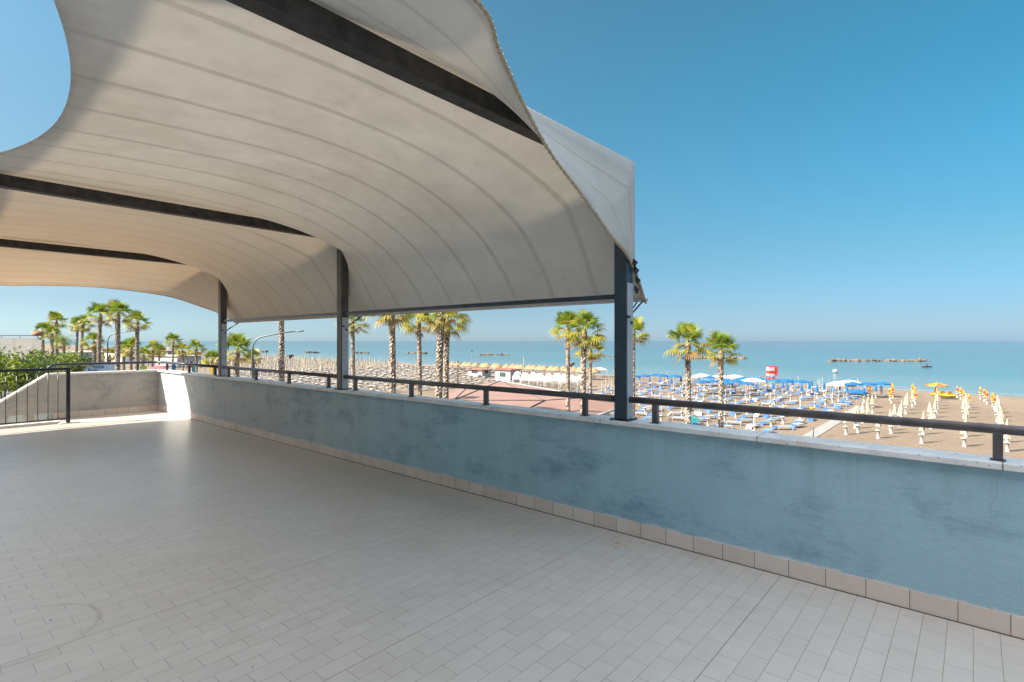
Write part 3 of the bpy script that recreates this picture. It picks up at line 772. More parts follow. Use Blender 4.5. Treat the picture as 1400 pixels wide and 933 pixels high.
# ---------------------------------------------------------------- neighbouring house with concrete parapet (left)
Yb=34.0
r=empty('neighbour_house',(*far(56,Yb),GZ)); tag(r,'grey concrete house with roof terrace parapet at the left edge','house')
r.rotation_euler=(0,0,-TH)
def bxl(m,x0,x1,y0,y1,z0,z1): m.box(x0,x1,y0,y1,z0-GZ,z1-GZ)
zt,zb=hgt(459.5,Yb),hgt(485.5,Yb)
def mat_board():
    t=NT('board_marked_concrete'); v=t.coord('Object',(.6,.6,14)); c=t.ramp(t.noise(v,1,5,.65),[(.3,(.24,.235,.225)),(.7,(.34,.33,.315))])
    s=t.coord('Object',(2.5,2.5,.5)); c=t.mix(t.ramp(t.noise(s,1,4),[(.55,0.0),(.7,.55)]),c,(.20,.17,.15)); t.col(c); t.set(Roughness=.9); return t.m
def pris(m,pts,z0,z1):
    n=len(pts); m.face([(x,y,z0-GZ) for x,y in pts][::-1]); m.face([(x,y,z1-GZ) for x,y in pts])
    for i in range(n):
        j=(i+1)%n; m.face([(*pts[i],z0-GZ),(*pts[j],z0-GZ),(*pts[j],z1-GZ),(*pts[i],z1-GZ)])
m=MB(); pris(m,[(-14,0),(0,0),(-8.3,9),(-8.5,8.8),(-.3,.2),(-14,.2)],zb,zt-.12); m.build('parapet',mat_board(),r)
m=MB(); pris(m,[(-14,-.03),(.03,-.03),(-8.3,9.1),(-14,9.1)],hgt(491,Yb),zb-.002); m.build('slab_edge',M_white,r)
m=MB(); pris(m,[(-14,2.0),(-3.4,2.0),(-9.5,9),(-14,9)],GZ,hgt(491,Yb)-.002); m.build('wall',M_render,r)
m=MB(); m.tube([(-14,.1,zt-GZ+.02),(-.1,.1,zt-GZ+.02)],.025,6)
for k in range(12): m.tube([(-.3-k*1.15,.1,zt-GZ-.12),(-.3-k*1.15,.1,zt-GZ+.02)],.02,5)
m.build('railing',M_galv,r)
xr,yr_=far(52,Yb-.0); 
m=MB(); 
m.lathe([(0.0,.30),(.10,.29),(.24,.18),(.30,.05),(.24,0)],12)
o=m.build('terracotta_pot',M_terra); o.location=(xr,yr_,zt-.02); o.location.z=zt+.045-.12+.08
tag(o,'brown rounded pot standing on the corner of the concrete parapet','pot')

# ---------------------------------------------------------------- hotel sign / shop fronts / cars at left
def text_mesh(s,size,mat,parent,loc,name='lettering'):
    cu=bpy.data.curves.new(name,'FONT'); cu.body=s; cu.size=size; cu.extrude=.02; cu.align_x='CENTER'; cu.resolution_u=2
    t=bpy.data.objects.new(name,cu); dg=bpy.context.evaluated_depsgraph_get()
    COL.objects.link(t); dg.update(); me=bpy.data.meshes.new_from_object(t.evaluated_get(dg)); COL.objects.unlink(t); bpy.data.objects.remove(t)
    me.materials.clear(); me.materials.append(mat)
    o=bpy.data.objects.new(name,me); COL.objects.link(o); o.parent=parent; o.location=loc; o.rotation_euler=(pi/2,0,0); return o
Ys=48.0
r=empty('sign_board',(*far(122,Ys),hgt(510,Ys))); r.rotation_euler=(0,0,-TH+radians(28)); tag(r,'pale blue sign board with dark blue lettering over the end wall','sign')
wd=52/F*Ys/cos(radians(28))*.95; hh=hgt(499,Ys)-hgt(510,Ys)
m=MB(); m.box(-wd/2,wd/2,0,.15,0,hh); m.build('board',M_sign,r)
text_mesh('PIZZA',.32,M_signtx,r,(wd*.18,-.02,.42)); text_mesh('La  Perla',.38,M_signtx,r,(0,-.02,.10))
m=MB()
for xx in (-wd/2+.2,wd/2-.2): m.box(xx-.05,xx+.05,.15,.25,-8+.9,hh)
m.build('support',M_galv,r)

def kiosk(px,py,z0,wd,dp,h,roofm,wallm,lab,rot=0,over=.4,hip=.5,name='kiosk'):
    x,y=at(px,py,z0) ; o=empty(name,(x,y,GZ),rot); tag(o,lab,'kiosk')
    m=MB(); m.box(-dp/2,dp/2,-wd/2,wd/2,0,h); m.build('wall',wallm,o)
    a,b=dp/2+over,wd/2+over; m=MB(); B=[(-a,-b,h),(a,-b,h),(a,b,h),(-a,b,h)]; R=[(0,-b*.45,h+hip),(0,b*.45,h+hip)]
    m.face([B[0],B[1],R[0]]); m.face([B[1],B[2],R[1],R[0]]); m.face([B[2],B[3],R[1]]); m.face([B[3],B[0],R[0],R[1]]); m.face([(p[0],p[1],h-.12) for p in B][::-1])
    for i in range(4):
        j=(i+1)%4; m.face([(B[i][0],B[i][1],h-.12),(B[j][0],B[j][1],h-.12),B[j],B[i]])
    m.build('roof',roofm,o)
    m=MB(); m.box(-dp/2-.02,-dp/2+.001,-wd*.2,wd*.2,1.0,2.0); m.build('hatch',M_glass,o)
    m=MB(); m.box(-dp*.2,dp*.2,-wd/2-.02,-wd/2+.001,1.0,2.0); m.build('hatch',M_glass,o)
    return o
kiosk(694,521,GZ,4.6,3.4,2.7,M_terra,M_white,'small white kiosk with flat terracotta roof behind the pink roofed bar',0,.5,.25)
kiosk(655,516,GZ,5,3,2.0,M_terra,M_white,'low white hut with thin brown roof left of the terracotta roofed kiosk',0,.5,.2)
kiosk(243,502,GZ,14,8,4.0,M_white,M_white,'white beach club building behind the wall corner',.2,.6,.3)
kiosk(110,496,GZ,16,9,4.5,M_white,M_white,'white building half hidden behind the slim palms',.3,.6,.3)
kiosk(172,494,GZ,22,9,4.2,M_terra,M_render,'pinkish beach club building behind the bushy palms',.1,.6,.4)
kiosk(225,490,GZ,30,9,4.0,M_terra,M_conc,'long low building with reddish roof on the far beach',.1,.6,.5)
kiosk(140,488,GZ,30,9,4.5,M_terra,M_conc,'far low building with brown roof behind the tall palms',.1,.6,.5)
kiosk(10,498,GZ,20,9,5,M_terra,M_conc,'far building behind the left edge trees',.1,.6,.5)

r=empty('awning',(*far(216,60),hgt(509,60))); r.rotation_euler=(0,0,-TH); tag(r,'pink red shop awning showing between handrail and wall top','awning')
m=MB(); m.face([(-1.0,0,.3),(1.0,0,.3),(1.0,.9,.7),(-1.0,.9,.7)]); m.box(-1.0,1.0,-.02,0,-.25,.3); m.build('cloth',M_pink,r)
m=MB()
for xx in (-.95,.95): m.box(xx-.03,xx+.03,.0,.06,-6.0,0)
m.build('pole',M_white,r)
def gazebo(x,y,z0,s,h,mat,lab,grp,name='gazebo'):
    o=empty(name,(x,y,z0),0); tag(o,lab,'gazebo',grp)
    m=MB(); m.lathe([(s*.72,h),(s*.55,h+.25),(s*.28,h+.5),(0.001,h+.62)],4,sm=False); m.lathe([(s*.72,h-.22),(s*.72,h)],4,sm=False); m.build('cover',mat,o)
    m=MB()
    for a in range(4): m.tube([(s*.7*cos(a*pi/2),s*.7*sin(a*pi/2),0),(s*.7*cos(a*pi/2),s*.7*sin(a*pi/2),h)],.035,5)
    m.build('pole',M_white,o)
    return o
gazebo(*far(220,75),GZ+.14,2.6,4.2,M_white,'white gazebo behind the pink awning',None)
gazebo(*far(228,88),GZ+.14,2.6,4.6,M_white,'white gazebo with blue shaded top right of the pink awning',None)
# things behind the rail near the corner: small coloured bits are beach toys / signs
def banner(px,py,Y,w_,h_,mat,lab):
    o=empty('banner',(*far(px,Y),hgt(py,Y))); o.rotation_euler=(0,0,-TH); tag(o,lab,'banner')
    m=MB(); m.box(-w_/2,w_/2,-.02,.02,-h_/2,h_/2); m.build('cloth',mat,o)
    m=MB(); m.tube([(-w_/2-.03,0,-(hgt(py,Y)-GZ)),(-w_/2-.03,0,h_/2+.1)],.03,6); m.build('pole',M_galv,o)
banner(238,504,60,.35,1.0,M_bright,'narrow blue banner right of the wall corner')
banner(265,504,62,.3,.9,M_teal,'narrow green banner left of the farthest post')
banner(262,500,62,.35,.5,M_red,'small red banner beside the green one')
banner(196,504,58,.7,.6,M_frond[0],'yellow green panel standing in for leaves left of the pink awning')  # flat panel in frond colour, stands in for tree leaves
banner(89,508,40,.35,.5,M_orange,'small orange banner behind the stair railing post')
banner(289,508,50,.3,.9,M_yellow,'yellow banner just left of the farthest post')

def car(px,py,Y,mat,lab,rz):
    o=empty('parked_car',(*far(px,Y),GZ+.02),rz); tag(o,lab,'car','cars parked on the street beyond the trees')
    m=MB(); pr=[(-2.1,.35),(-2.1,.8),(-1.5,.95),(-.9,1.4),(.7,1.42),(1.3,.98),(2.05,.8),(2.1,.35)]
    for i in range(len(pr)):
        j=(i+1)%len(pr); m.face([(pr[i][0],-.8,pr[i][1]),(pr[j][0],-.8,pr[j][1]),(pr[j][0],.8,pr[j][1]),(pr[i][0],.8,pr[i][1])])
    m.face([(a,-.8,b) for a,b in pr]); m.face([(a,.8,b) for a,b in pr][::-1]); m.build('body',mat,o,.03)
    for sg in (-1,1):
        m=MB(); m.face([(-1.25,sg*.805,1.0),(1.1,sg*.805,1.0),(.6,sg*.805,1.34),(-.85,sg*.805,1.34)]); m.build('window',M_glass,o)
        for xx in (-1.3,1.3):
            m=MB(); m.tube([(xx,sg*.66,.32),(xx,sg*.84,.32)],.32,14); m.build('wheel',M_asph,o)
m_car1=plain('silver_blue_car_paint',(.25,.38,.50),.25,.03,2,.3); m_car2=plain('light_car_paint',(.55,.58,.60),.25,.03,2,.3); m_car3=plain('dark_car_paint',(.10,.11,.13),.25,.03,2,.3)
car(33,0,112,m_car1,'blue car seen through the gap in the trees',.3)
car(6,0,108,m_car2,'light grey car at the left edge below the trees',.3)
car(20,0,92,m_car3,'dark car in front of the light grey one',.3)
car(200,0,80,m_car2,'light grey car behind the end wall below the palms',1.3)
car(150,0,95,m_car3,'dark car right of the sign board',1.2)

# ---------------------------------------------------------------- street lamps and masts
def arc_lamp(px,Y,ytop,reach,lab,mat=M_galv):
    o=empty('street_lamp',(*far(px,Y),GZ+.14)); tag(o,lab,'street lamp','curved street lamps on the promenade'); o.rotation_euler=(0,0,-TH)
    ht=hgt(ytop,Y)-GZ-.14; z1=ht-1.1
    m=MB(); pts=[(0,0,0),(0,0,z1-.2)]+[(.75*(1-cos(a)),0,z1-.2+.95*sin(a)) for a in [radians(q) for q in (15,30,45,60,72)]]
    e=pts[-1]; pts+= [(e[0]+(reach-e[0])*.5,0,e[2]+(ht-e[2])*.7),(reach*.86,0,ht-.02)]
    m.tube(pts,[.085,.07]+[.05]*5+[.04,.035],8); m.build('pole',mat,o)
    m=MB(); m.lathe([(.001,0),(.1,.04),(.1,.5),(.06,.62),(.001,.64)],8); M=Matrix.Translation((reach*.84,0,ht-.03))@Matrix.Rotation(radians(86),4,'Y')@Matrix.Diagonal((.5,1.1,1,1))
    m.v=[tuple(M@Vector(p)) for p in m.v]; m.build('lamp_head',mat,o)
arc_lamp(345,35,453,3.3,'curved street lamp reaching right between the farthest and middle posts')
arc_lamp(147,55,452,3.4,'curved street lamp reaching right in front of the tall palms')
def post_lamp(px,Y,ytop,lab,name='lamp_post',cat='lamp post'):
    o=empty(name,(*far(px,Y),GZ)); tag(o,lab,cat); h=hgt(ytop,Y)-GZ
    m=MB(); m.tube([(0,0,0),(0,0,h-.25)],[.07,.045],7); m.build('pole',M_galv,o)
    m=MB(); m.box(-.3,.3,-.3,.3,h-.25,h); m.box(-.14,.14,-.14,.14,h-.42,h-.25); m.build('lamp_head',M_post_worn,o,.05)
post_lamp(397,62,485,'dark headed lamp post right of the curved lamp')
post_lamp(781,60,496,'thin lamp post between the two palms left of the nearest post')
def mast(px,Y,ytop,lab,mat=M_post_edge,gz=GZ,r=.05):
    o=empty('mast',(*far(px,Y),gz)); tag(o,lab,'mast'); h=hgt(ytop,Y)-gz
    m=MB(); m.tube([(0,0,0),(0,0,h)],[r*1.3,r*.7],6); m.build('pole',mat,o)
    m=MB(); m.box(-.16,.16,-.05,.05,h,h+.3); m.build('fitting',mat,o)
mast(626,110,496,'brown pole standing on the sand right of the thick trunked palm',M_wood,r=.12)
mast(645,115,481,'tall thin mast with fittings left of the terracotta roofed kiosk',M_galv,r=.05)
mast(716,128,489,'thin reddish white mast above the straw parasols',M_cream,r=.06)
mast(1112,50,574,'short grey pole at the end of the walkway',M_galv,r=.04)

# ---------------------------------------------------------------- beach bar with pink tent-like roof
def bar():
    o=empty('beach_bar',(*far(690,53),GZ)); tag(o,'long beach bar with wide pinkish brown tiled roof below the parapet','beach bar')
    ox,oy=far(690,53)
    def R(px,py,z): x,y=at(px,py,z); return (x-ox,y-oy,z-GZ)
    A=R(566,552,-4.6); B=R(640,529,-4.3); Pk=R(684,521,-3.7); D=R(862,553,-4.6); E=R(800,574,-4.7); G=R(640,600,-4.7); Hh=R(566,596,-4.7); Rg=R(790,545,-3.9); Rl=R(620,548,-4.0); C1=R(745,548,-3.95)
    def roofmat():
        t=NT('pinkish_roof'); v=t.coord(); c=t.ramp(t.noise(v,.5,5,.6),[(.3,(.235,.135,.11)),(.7,(.30,.185,.15))])
        wv=t.n('ShaderNodeTexWave'); wv.bands_direction='Y'; wv.inputs['Scale'].default_value=1.4; wv.inputs['Distortion'].default_value=.6; t.l(v,wv.inputs['Vector'])
        c=t.mix(.35,c,wv.outputs['Color'],'MULTIPLY'); c=t.mix(t.ramp(t.noise(v,1.7,6,.7),[(.55,0.0),(.7,.5)]),c,(.15,.085,.07)); t.col(c); t.set(Roughness=.85); t.bump(wv.outputs['Fac'],.5,.04); return t.m
    rm=roofmat()
    m=MB(); 
    for q in ([A,Rl,B],[B,Rl,Pk],[Rl,C1,Pk],[C1,Rg,Pk],[Pk,Rg,D],[Rg,E,D],[Rg,C1,E],[C1,G,E],[C1,Rl,G],[Rl,Hh,G],[Rl,A,Hh]): m.face(q)
    ro=m.build('roof',rm,o); sd=ro.modifiers.new('t','SOLIDIFY'); sd.thickness=.12; sd.offset=-1
    m=MB()
    for p,q in ((Rl,C1),(C1,Rg),(Rg,D),(Rl,B),(Rl,Pk),(C1,Pk),(Rl,Hh),(C1,G)):
        m.tube([Vector(p)+Vector((0,0,.05)),Vector(q)+Vector((0,0,.03))],.045,6)
    m.build('ridge_cap',M_post_worn,o)
    m=MB(); m.tube([E,D],.09,6); m.tube([G,E],.09,6); m.tube([D,Pk],.08,6); m.build('gutter',M_white,o)
    m=MB()
    for p in (A,B,Pk,D,E,G,Hh): m.tube([(p[0]*.93,p[1]*.93,0),(p[0]*.93,p[1]*.93,p[2]-.12)],.1,6)
    m.build('post',M_wood,o)
    # inner counter block
    m=MB(); m.box(-5,5,-9,7,0,2.5); m.build('wall',M_render,o)
bar()

# ---------------------------------------------------------------- beach furniture prototypes
def closed_parasol(cloth,table=True,stripes=None,h=2.25):
    top=MB()
    n=10; prof=[(.035,h),(.07,h-.12),(.13,h-.5),(.20,h-.95),(.24,h-1.1)]
    if stripes:
        for i in range(len(prof)-1):
            top.lathe(prof[i:i+2],n,stripes[i%len(stripes)],wob=.18,sm=False)
    else: top.lathe(prof,n,0,wob=.12,sm=False)
    top.lathe([(.001,h+.05),(.035,h)],n,0)
    pole=MB(); pole.tube([(0,0,0),(0,0,h-.02)],.025,6)
    tb=MB()
    if table:
        tb.lathe([(.001,.80),(.26,.80),(.26,.75),(.12,.73),(.12,.12),(.16,.0)],12)
    return pole,top,tb
def single(parts):
    m=MB(); 
    for p,mi in parts:
        i=len(m.v); m.v+=p.v; m.f+=[tuple(k+i for k in f) for f in p.f]; m.m+=[mi+k for k in p.m]; m.sm+=p.sm
    return m
def place(me,name,x,y,rz,lab,cat,grp,z=GZ,s=1):
    o=bpy.data.objects.new(name,me); COL.objects.link(o); o.location=(x,y,z); o.rotation_euler=(0,0,rz); o.scale=(s,s,s)
    tag(o,lab,cat,grp); return o
p_,t_,b_=closed_parasol(M_cream)
def cream_root(x,y,lab,grp,k=[0],cache={}):
    o=empty('closed_parasol',(x,y,GZ),random.uniform(0,6)); tag(o,lab,'closed parasol',grp)
    if not cache:
        cache['p']=p_.mesh('pole',M_white); cache['c']=t_.mesh('folded_canopy',M_cream); cache['t']=b_.mesh('table',M_white)
    for nm,key in (('pole','p'),('folded_canopy','c'),('table','t')):
        c=bpy.data.objects.new(nm,cache[key]); COL.objects.link(c); c.parent=o
        if nm=='folded_canopy': c.scale=(random.uniform(.7,1.1),random.uniform(.7,1.1),random.uniform(.97,1.0)); 
    o.scale=(1,1,random.uniform(.93,1.03)); o.rotation_euler.x=random.uniform(-.035,.035)
    return o
rowsx=[59.7,64.9,70.1,75.3,80.5,85.7,90.5]
colsy=[-2.2,.7,3.5,6.5,9.3]
names=['rightmost column','second column from right','third column from right','fourth column from right','walkway column']
for i,x in enumerate(rowsx):
    for j,y in enumerate(colsy):
        if i>4 and j==4: continue
        xx=x+random.uniform(-.35,.35)+(1.2 if j%2 else 0)*(i>0); yy=y+random.uniform(-.25,.25)
        lab='cream closed parasol over white table, '+names[j]+', '+od(i)+' from the front'
        cream_root(xx,yy,lab,'cream closed parasols on the right part of the beach')
for (px,py,wh) in ((1218.5,593,'the third from the left'),(1229.6,582.5,'the rightmost'),(1186.8,577,'the second from the left'),(1172.9,592.1,'the leftmost')):
    x,y=at(px,py); cream_root(x,y,'cream closed parasol out of line near the walkway, '+wh+' of four','cream closed parasols between the columns')
# coloured closed ones near the water
colp,colt,colb=closed_parasol(None,True,[1,2,1,2])
me=single([(colp,0),(colt,0),(colb,0)]).mesh('striped_parasol',[M_white,M_orange,M_yellow])
colp,colt,colb=closed_parasol(None,True,[0,1,0,1])
me_r=single([(colp,2),(colt,0),(colb,2)]).mesh('striped_parasol',[M_red,M_yellow,M_white,M_white])
for i,x in enumerate((95,99,103,107,110.5)):
    for j,y in enumerate(colsy+[12.3]):
        if (i,j) in ((4,5),(0,5),(4,2)): continue
        place(me if (i+j)%3==1 else me_r,'striped_parasol',x+random.uniform(-.5,.5),y+random.uniform(-.3,.3)+.3*i,0,('orange' if (i+j)%3==1 else 'red')+' and yellow striped closed parasol, '+od(j)+' column from the right, '+od(4-i)+' back from the water','closed parasol','striped closed parasols near the water',s=.88)
def open_parasol(m1,m2,r=1.15,h=2.15,dz=.38,n=8):
    m=MB(); i0=len(m.v)
    for k in range(n):
        a0,a1=2*pi*k/n,2*pi*(k+1)/n; mi=k%2
        m.face([(0,0,h+dz),(r*cos(a0),r*sin(a0),h),(r*cos(a1),r*sin(a1),h)],mi)
        m.face([(r*cos(a0),r*sin(a0),h),(r*cos(a0),r*sin(a0),h-.14),(r*cos(a1),r*sin(a1),h-.14),(r*cos(a1),r*sin(a1),h)],mi)
    m.tube([(0,0,0),(0,0,h+dz+.08)],.028,6,2)
    m.lathe([(.22,.0),(.22,.1),(.05,.14)],10,2)
    return m.mesh('open_parasol',[m1,m2,M_white])
op=open_parasol(M_orange,M_yellow,1.5,2.2); x,y=at(1281,546); place(op,'open_parasol',x,y,0,'open orange and yellow parasol near the water','open parasol',None)
op=open_parasol(M_bright,M_bright,1.35)
ob=[]
for zx,zy in ((125,437),(187,434),(258,430),(300,432),(385,437),(608,445),(560,470),(625,468),(708,462),(710,480),(775,468),(820,452),(838,482),(905,453),(1040,463),(1095,465),(1195,470)):
    ob.append((840+zx/4.664,420+zy/4.664))
for zx,zy in ((310,392),(400,392),(490,390),(335,440)): ob.append((1100+zx/4.667,440+zy/4.667))
for k,(px,py) in enumerate(sorted(ob)):
    x,y=at(px,py,GZ+2.3); place(op,'open_parasol',x,y,random.uniform(0,1),'open bright blue parasol near the water, '+od(k)+' from the left','open parasol','open blue parasols')
pp,pt,pb=closed_parasol(None); me_b=single([(pp,1),(pt,0),(pb,1)]).mesh('blue_parasol',[M_bright,M_white])
bl=[]
for zx,zy in ((160,450),(225,460),(340,445),(365,470),(290,465),(425,460),(535,450),(970,472),(920,500),(1015,505),(1075,498),(1105,510),(1137,480),(1195,515),(1245,500),(1260,488),(1295,520)):
    bl.append((840+zx/4.664,420+zy/4.664))
for zx,zy in ((30,410),(47,395),(80,425),(125,412),(177,432),(222,415),(455,425),(272,430),(380,445)): bl.append((1100+zx/4.667,440+zy/4.667))
for k,(px,py) in enumerate(sorted(bl)):
    x,y=at(px,py,GZ+1.6); place(me_b,'blue_parasol',x,y,0,'closed bright blue parasol above the deck chairs, '+od(k)+' from the left','closed parasol','closed blue parasols')
# deck chairs: raised blue back, low pale seat
def deckchair(mb,ms):
    m=MB()
    M=Matrix.Translation((-.55,0,.38))@Matrix.Rotation(radians(-42),4,'Y')
    m.box(-.66,0,-.30,.30,-.02,.02,0,M@Matrix.Identity(4)); 
    m.box(-.55,.95,-.30,.30,.34,.38,1)
    for sx in (-.5,.85):
        for sy in (-.31,.27): m.box(sx,sx+.05,sy,sy+.04,0,.36,2)
    m.box(-.56,.96,-.34,-.30,.33,.39,2); m.box(-.56,.96,.30,.34,.33,.39,2)
    return m
dm=deckchair(None,None)
for k,v in enumerate(dm.v): pass
dk=[dm.mesh('deck_chair',[M_blue,M_bluelt,M_white]),dm.mesh('deck_chair',[M_blue,M_white,M_white]),dm.mesh('deck_chair',[M_white,M_bluelt,M_white])]
rd=random.Random(11); cnt=0
for i in range(23):
    x=50+i*2.95; q_=0
    for j in range(15):
        y=14.2+j*2.75
        if rd.random()<.16: continue
        if cnt>=292: break
        if x>shore(y)-9: continue
        if x<57 and y<13: continue
        a=rd.gauss(-.5,.5)
        lab='blue backed deck chair in the crowded blocks of blue chairs' if i>4 else 'blue backed deck chair in the rows closest to the promenade'
        place(dk[0 if rd.random()<.66 else rd.choice((1,2))],'deck_chair',x+rd.gauss(0,.35),y+rd.gauss(0,.4),a,'deck chair, '+od(i)+' row from the promenade, '+od(q_)+' counted from the walkway','deck chair','blue and white deck chairs'); cnt+=1; q_+=1
# white tables / poles without cloth among the chairs
pp,pt,pb=closed_parasol(None); m_pt=single([(pp,0),(pb,0)]).mesh('table_pole',[M_white])
cnt=0
for i in range(16):
    for j in range(8):
        x=52+i*4.1+rd.gauss(0,.4); y=15.6+j*5.2+rd.gauss(0,.5)
        if x>shore(y)-11 or rd.random()<.12: continue
        place(m_pt,'table_pole',x,y,0,'bare white pole with round table, '+od(i)+' row from the promenade, '+od(j)+' from the walkway','parasol pole','bare white parasol poles')
def gold(px,py,mat,lab):
    x,y=at(px,py); m=MB(); m.lathe([(.001,1.0),(.3,.98),(.34,.86),(.28,.8),(.03,.76),(.03,.1),(.18,.04),(.2,0)],10); place(m.mesh('round_table',[mat]),'round_table',x,y,0,lab,'table',None)
gold(1110,568,M_yellow,'yellow round table top just above the handrail'); gold(840,512,M_yellow,'yellow round table left of the nearest post')
# yellow/teal beach boxes
for px,py,mt,lab in ((1287,542,M_yellow,'yellow pedal boat left on the sand under the orange parasol'),(1297,543,M_yellow,'yellow pedal boat right on the sand by the striped parasols')):
    x,y=at(px,py); m=MB(); m.lathe([(.001,.1),(.5,.12),(.62,.35),(.55,.45),(.001,.4)],10); M=Matrix.Diagonal((2.2,.55,1,1)); m.v=[tuple(M@Vector(p)) for p in m.v]
    m2=MB(); m2.v=[(p[0],p[1]+.75,p[2]) for p in m.v]; m2.f=list(m.f); m2.m=list(m.m); m2.sm=list(m.sm)
    o=empty('pedal_boat',(x,y,GZ),.9); tag(o,lab,'pedal boat')
    m.build('hull',mt,o); m2.build('hull',mt,o); q=MB(); q.box(-.5,.4,-.1,.85,.42,.5); q.box(-.5,-.4,-.1,.85,.5,.95); q.build('seat',mt,o)
for px,py,lab in ((947,580,'small turquoise beach box left of the pair under the palm'),(951,582,'small turquoise beach box right of the pair under the palm'),(862,576,'small turquoise beach box at the foot of the nearest post')):
    x,y=at(px,py); m=MB(); m.box(-.3,.3,-.3,.3,.05,.7); m.box(-.33,.33,-.33,.33,.7,.78); place(m.mesh('beach_box',[M_teal]),'beach_box',x,y,.4,lab,'box',None)
# white loungers
def lounger():
    m=MB(); m.box(-.4,1.0,-.33,.33,.28,.36,0); M=Matrix.Translation((-.4,0,.32))@Matrix.Rotation(radians(30),4,'Y'); m.box(-.65,0,-.33,.33,-.03,.04,0,M)
    for sx in (-.35,.85):
        for sy in (-.3,.24): m.box(sx,sx+.06,sy,sy+.06,0,.29,0)
    return m
lg=lounger().mesh('sun_lounger',[M_white]); cnt=0
m_rest=[]
cand=[]
for i in range(24):
    for j in range(26):
        x=37+i*3.55+rd.gauss(0,.5); y=76+j*3.05+rd.gauss(0,.5)
        if x>shore(y)-10: continue
        if x<52+ (y-76)*.1 and rd.random()<.15: continue
        X=CS*x-SN*y; Y=SN*x+CS*y
        px=700+F*X/Y
        if px<300 or px>735: continue
        cand.append((Y,x,y,i,j))
cand.sort()
for k,(Y,x,y,i,j) in enumerate(cand):
    if k<290: place(lg,'sun_lounger',x,y,rd.gauss(0,.35),'white sun lounger, '+od(i)+' row from the promenade, '+od(j)+' place from the pink roofed bar','sun lounger','white sun loungers',s=1.2)
    else: m_rest.append((x,y,rd.gauss(0,.35)))
m=MB(); L0=lounger()
for x,y,a in m_rest:
    M=Matrix.Translation((x,y,GZ))@Matrix.Rotation(a,4,'Z')@Matrix.Scale(1.25,4); i=len(m.v); m.v+=[tuple(M@Vector(p)) for p in L0.v]; m.f+=[tuple(q+i for q in f) for f in L0.f]; m.m+=L0.m; m.sm+=L0.sm
if m_rest: tag(m.build('distant_sun_loungers',M_white),'far white sun loungers merging into one pale band near the straw parasols','sun loungers',None,'stuff')
# straw parasols along the shore
m=MB(); m.lathe([(1.55,1.75),(1.2,2.15),(.6,2.6),(.05,2.95)],12,0,wob=.05); m.lathe([(1.55,1.75),(1.45,1.6)],12,0); m.tube([(0,0,0),(0,0,2.8)],.06,6,1)
th=m.mesh('straw_parasol',[M_thatch,M_wood])
for k in range(26):
    px=612+k*7.9; py=507.0+k*.50
    x,y=at(px,py); place(th,'straw_parasol',x+rd.gauss(0,.4),y+rd.gauss(0,.3),rd.random(),'straw parasol in the row along the water, '+od(k)+' from the left','straw parasol','straw parasols along the water')
# white gazebos
for k in range(26):
    px=706+ (k%9)*11+rd.uniform(-2,2); py=524+(k//9)*4.0+rd.uniform(-1,1)+(k%9)*.7
    x,y=at(px,py); gazebo(x,y,GZ,1.5,1.9,M_white,'small white gazebo right of the kiosk, '+od(k//9)+' row from the water, '+od(k%9)+' from the left','white beach gazebos')
for k,(px,py,w_) in enumerate(((820,516,1),(795,516,1),(985,530,1),(1005,530,1),(960,528,1),(1030,536,1),(1150,542,1),(1162,540,1))):
    x,y=at(px,py); gazebo(x,y,GZ,3.0,1.9,M_white,'low wide white beach tent by '+('the nearest post, right one','the nearest post, left one','the two palms, second','the two palms, third','the two palms, leftmost','the lifeguard tower','the last blue parasols, left one','the last blue parasols, right one')[k],'low white beach tents')
# dense closed parasols, far left of the beach
pp,pt,pb=closed_parasol(None); m_c=single([(pp,1),(pt,0),(pb,1)]).mesh('far_parasol',[M_cream,M_white]); m_w=single([(pp,1),(pt,0),(pb,1)]).mesh('far_parasol',[M_conc,M_white])
far_=[]
for i in range(16):
    for j in range(60):
        y=136+j*4.4+rd.gauss(0,.5); x=58+i*4.6+rd.gauss(0,.5)
        if x>shore(y)-4: continue
        X=CS*x-SN*y; Y=SN*x+CS*y; px=700+F*X/Y
        if px<190 or px>545: continue
        if px>480 and x<92: continue
        far_.append((Y,x,y,i,j))
far_.sort()
for k,(Y,x,y,i,j) in enumerate(far_[:170]):
    place(m_c if rd.random()<.6 else m_w,'far_parasol',x,y,0,'slim closed parasol beyond the white loungers, '+od(i)+' row from the promenade, '+od(j)+' from the right','closed parasol','closed parasols in dense far rows',s=1.1)
m=MB(); S0=single([(pp,1),(pt,0),(pb,1)])
for (Y,x,y,i_,j_) in far_[170:]:
    i=len(m.v); q=rd.random()<.5; m.v+=[(x+p[0]*1.3,y+p[1]*1.3,GZ+p[2]*1.05) for p in S0.v]; m.f+=[tuple(k+i for k in f) for f in S0.f]; m.m+=[(2 if (k==0 and q) else k) for k in S0.m]; m.sm+=S0.sm
tag(m.build('distant_parasols',[M_cream,M_white,M_conc]),'far closed parasols merging into one speckled band towards the left','parasols',None,'stuff')
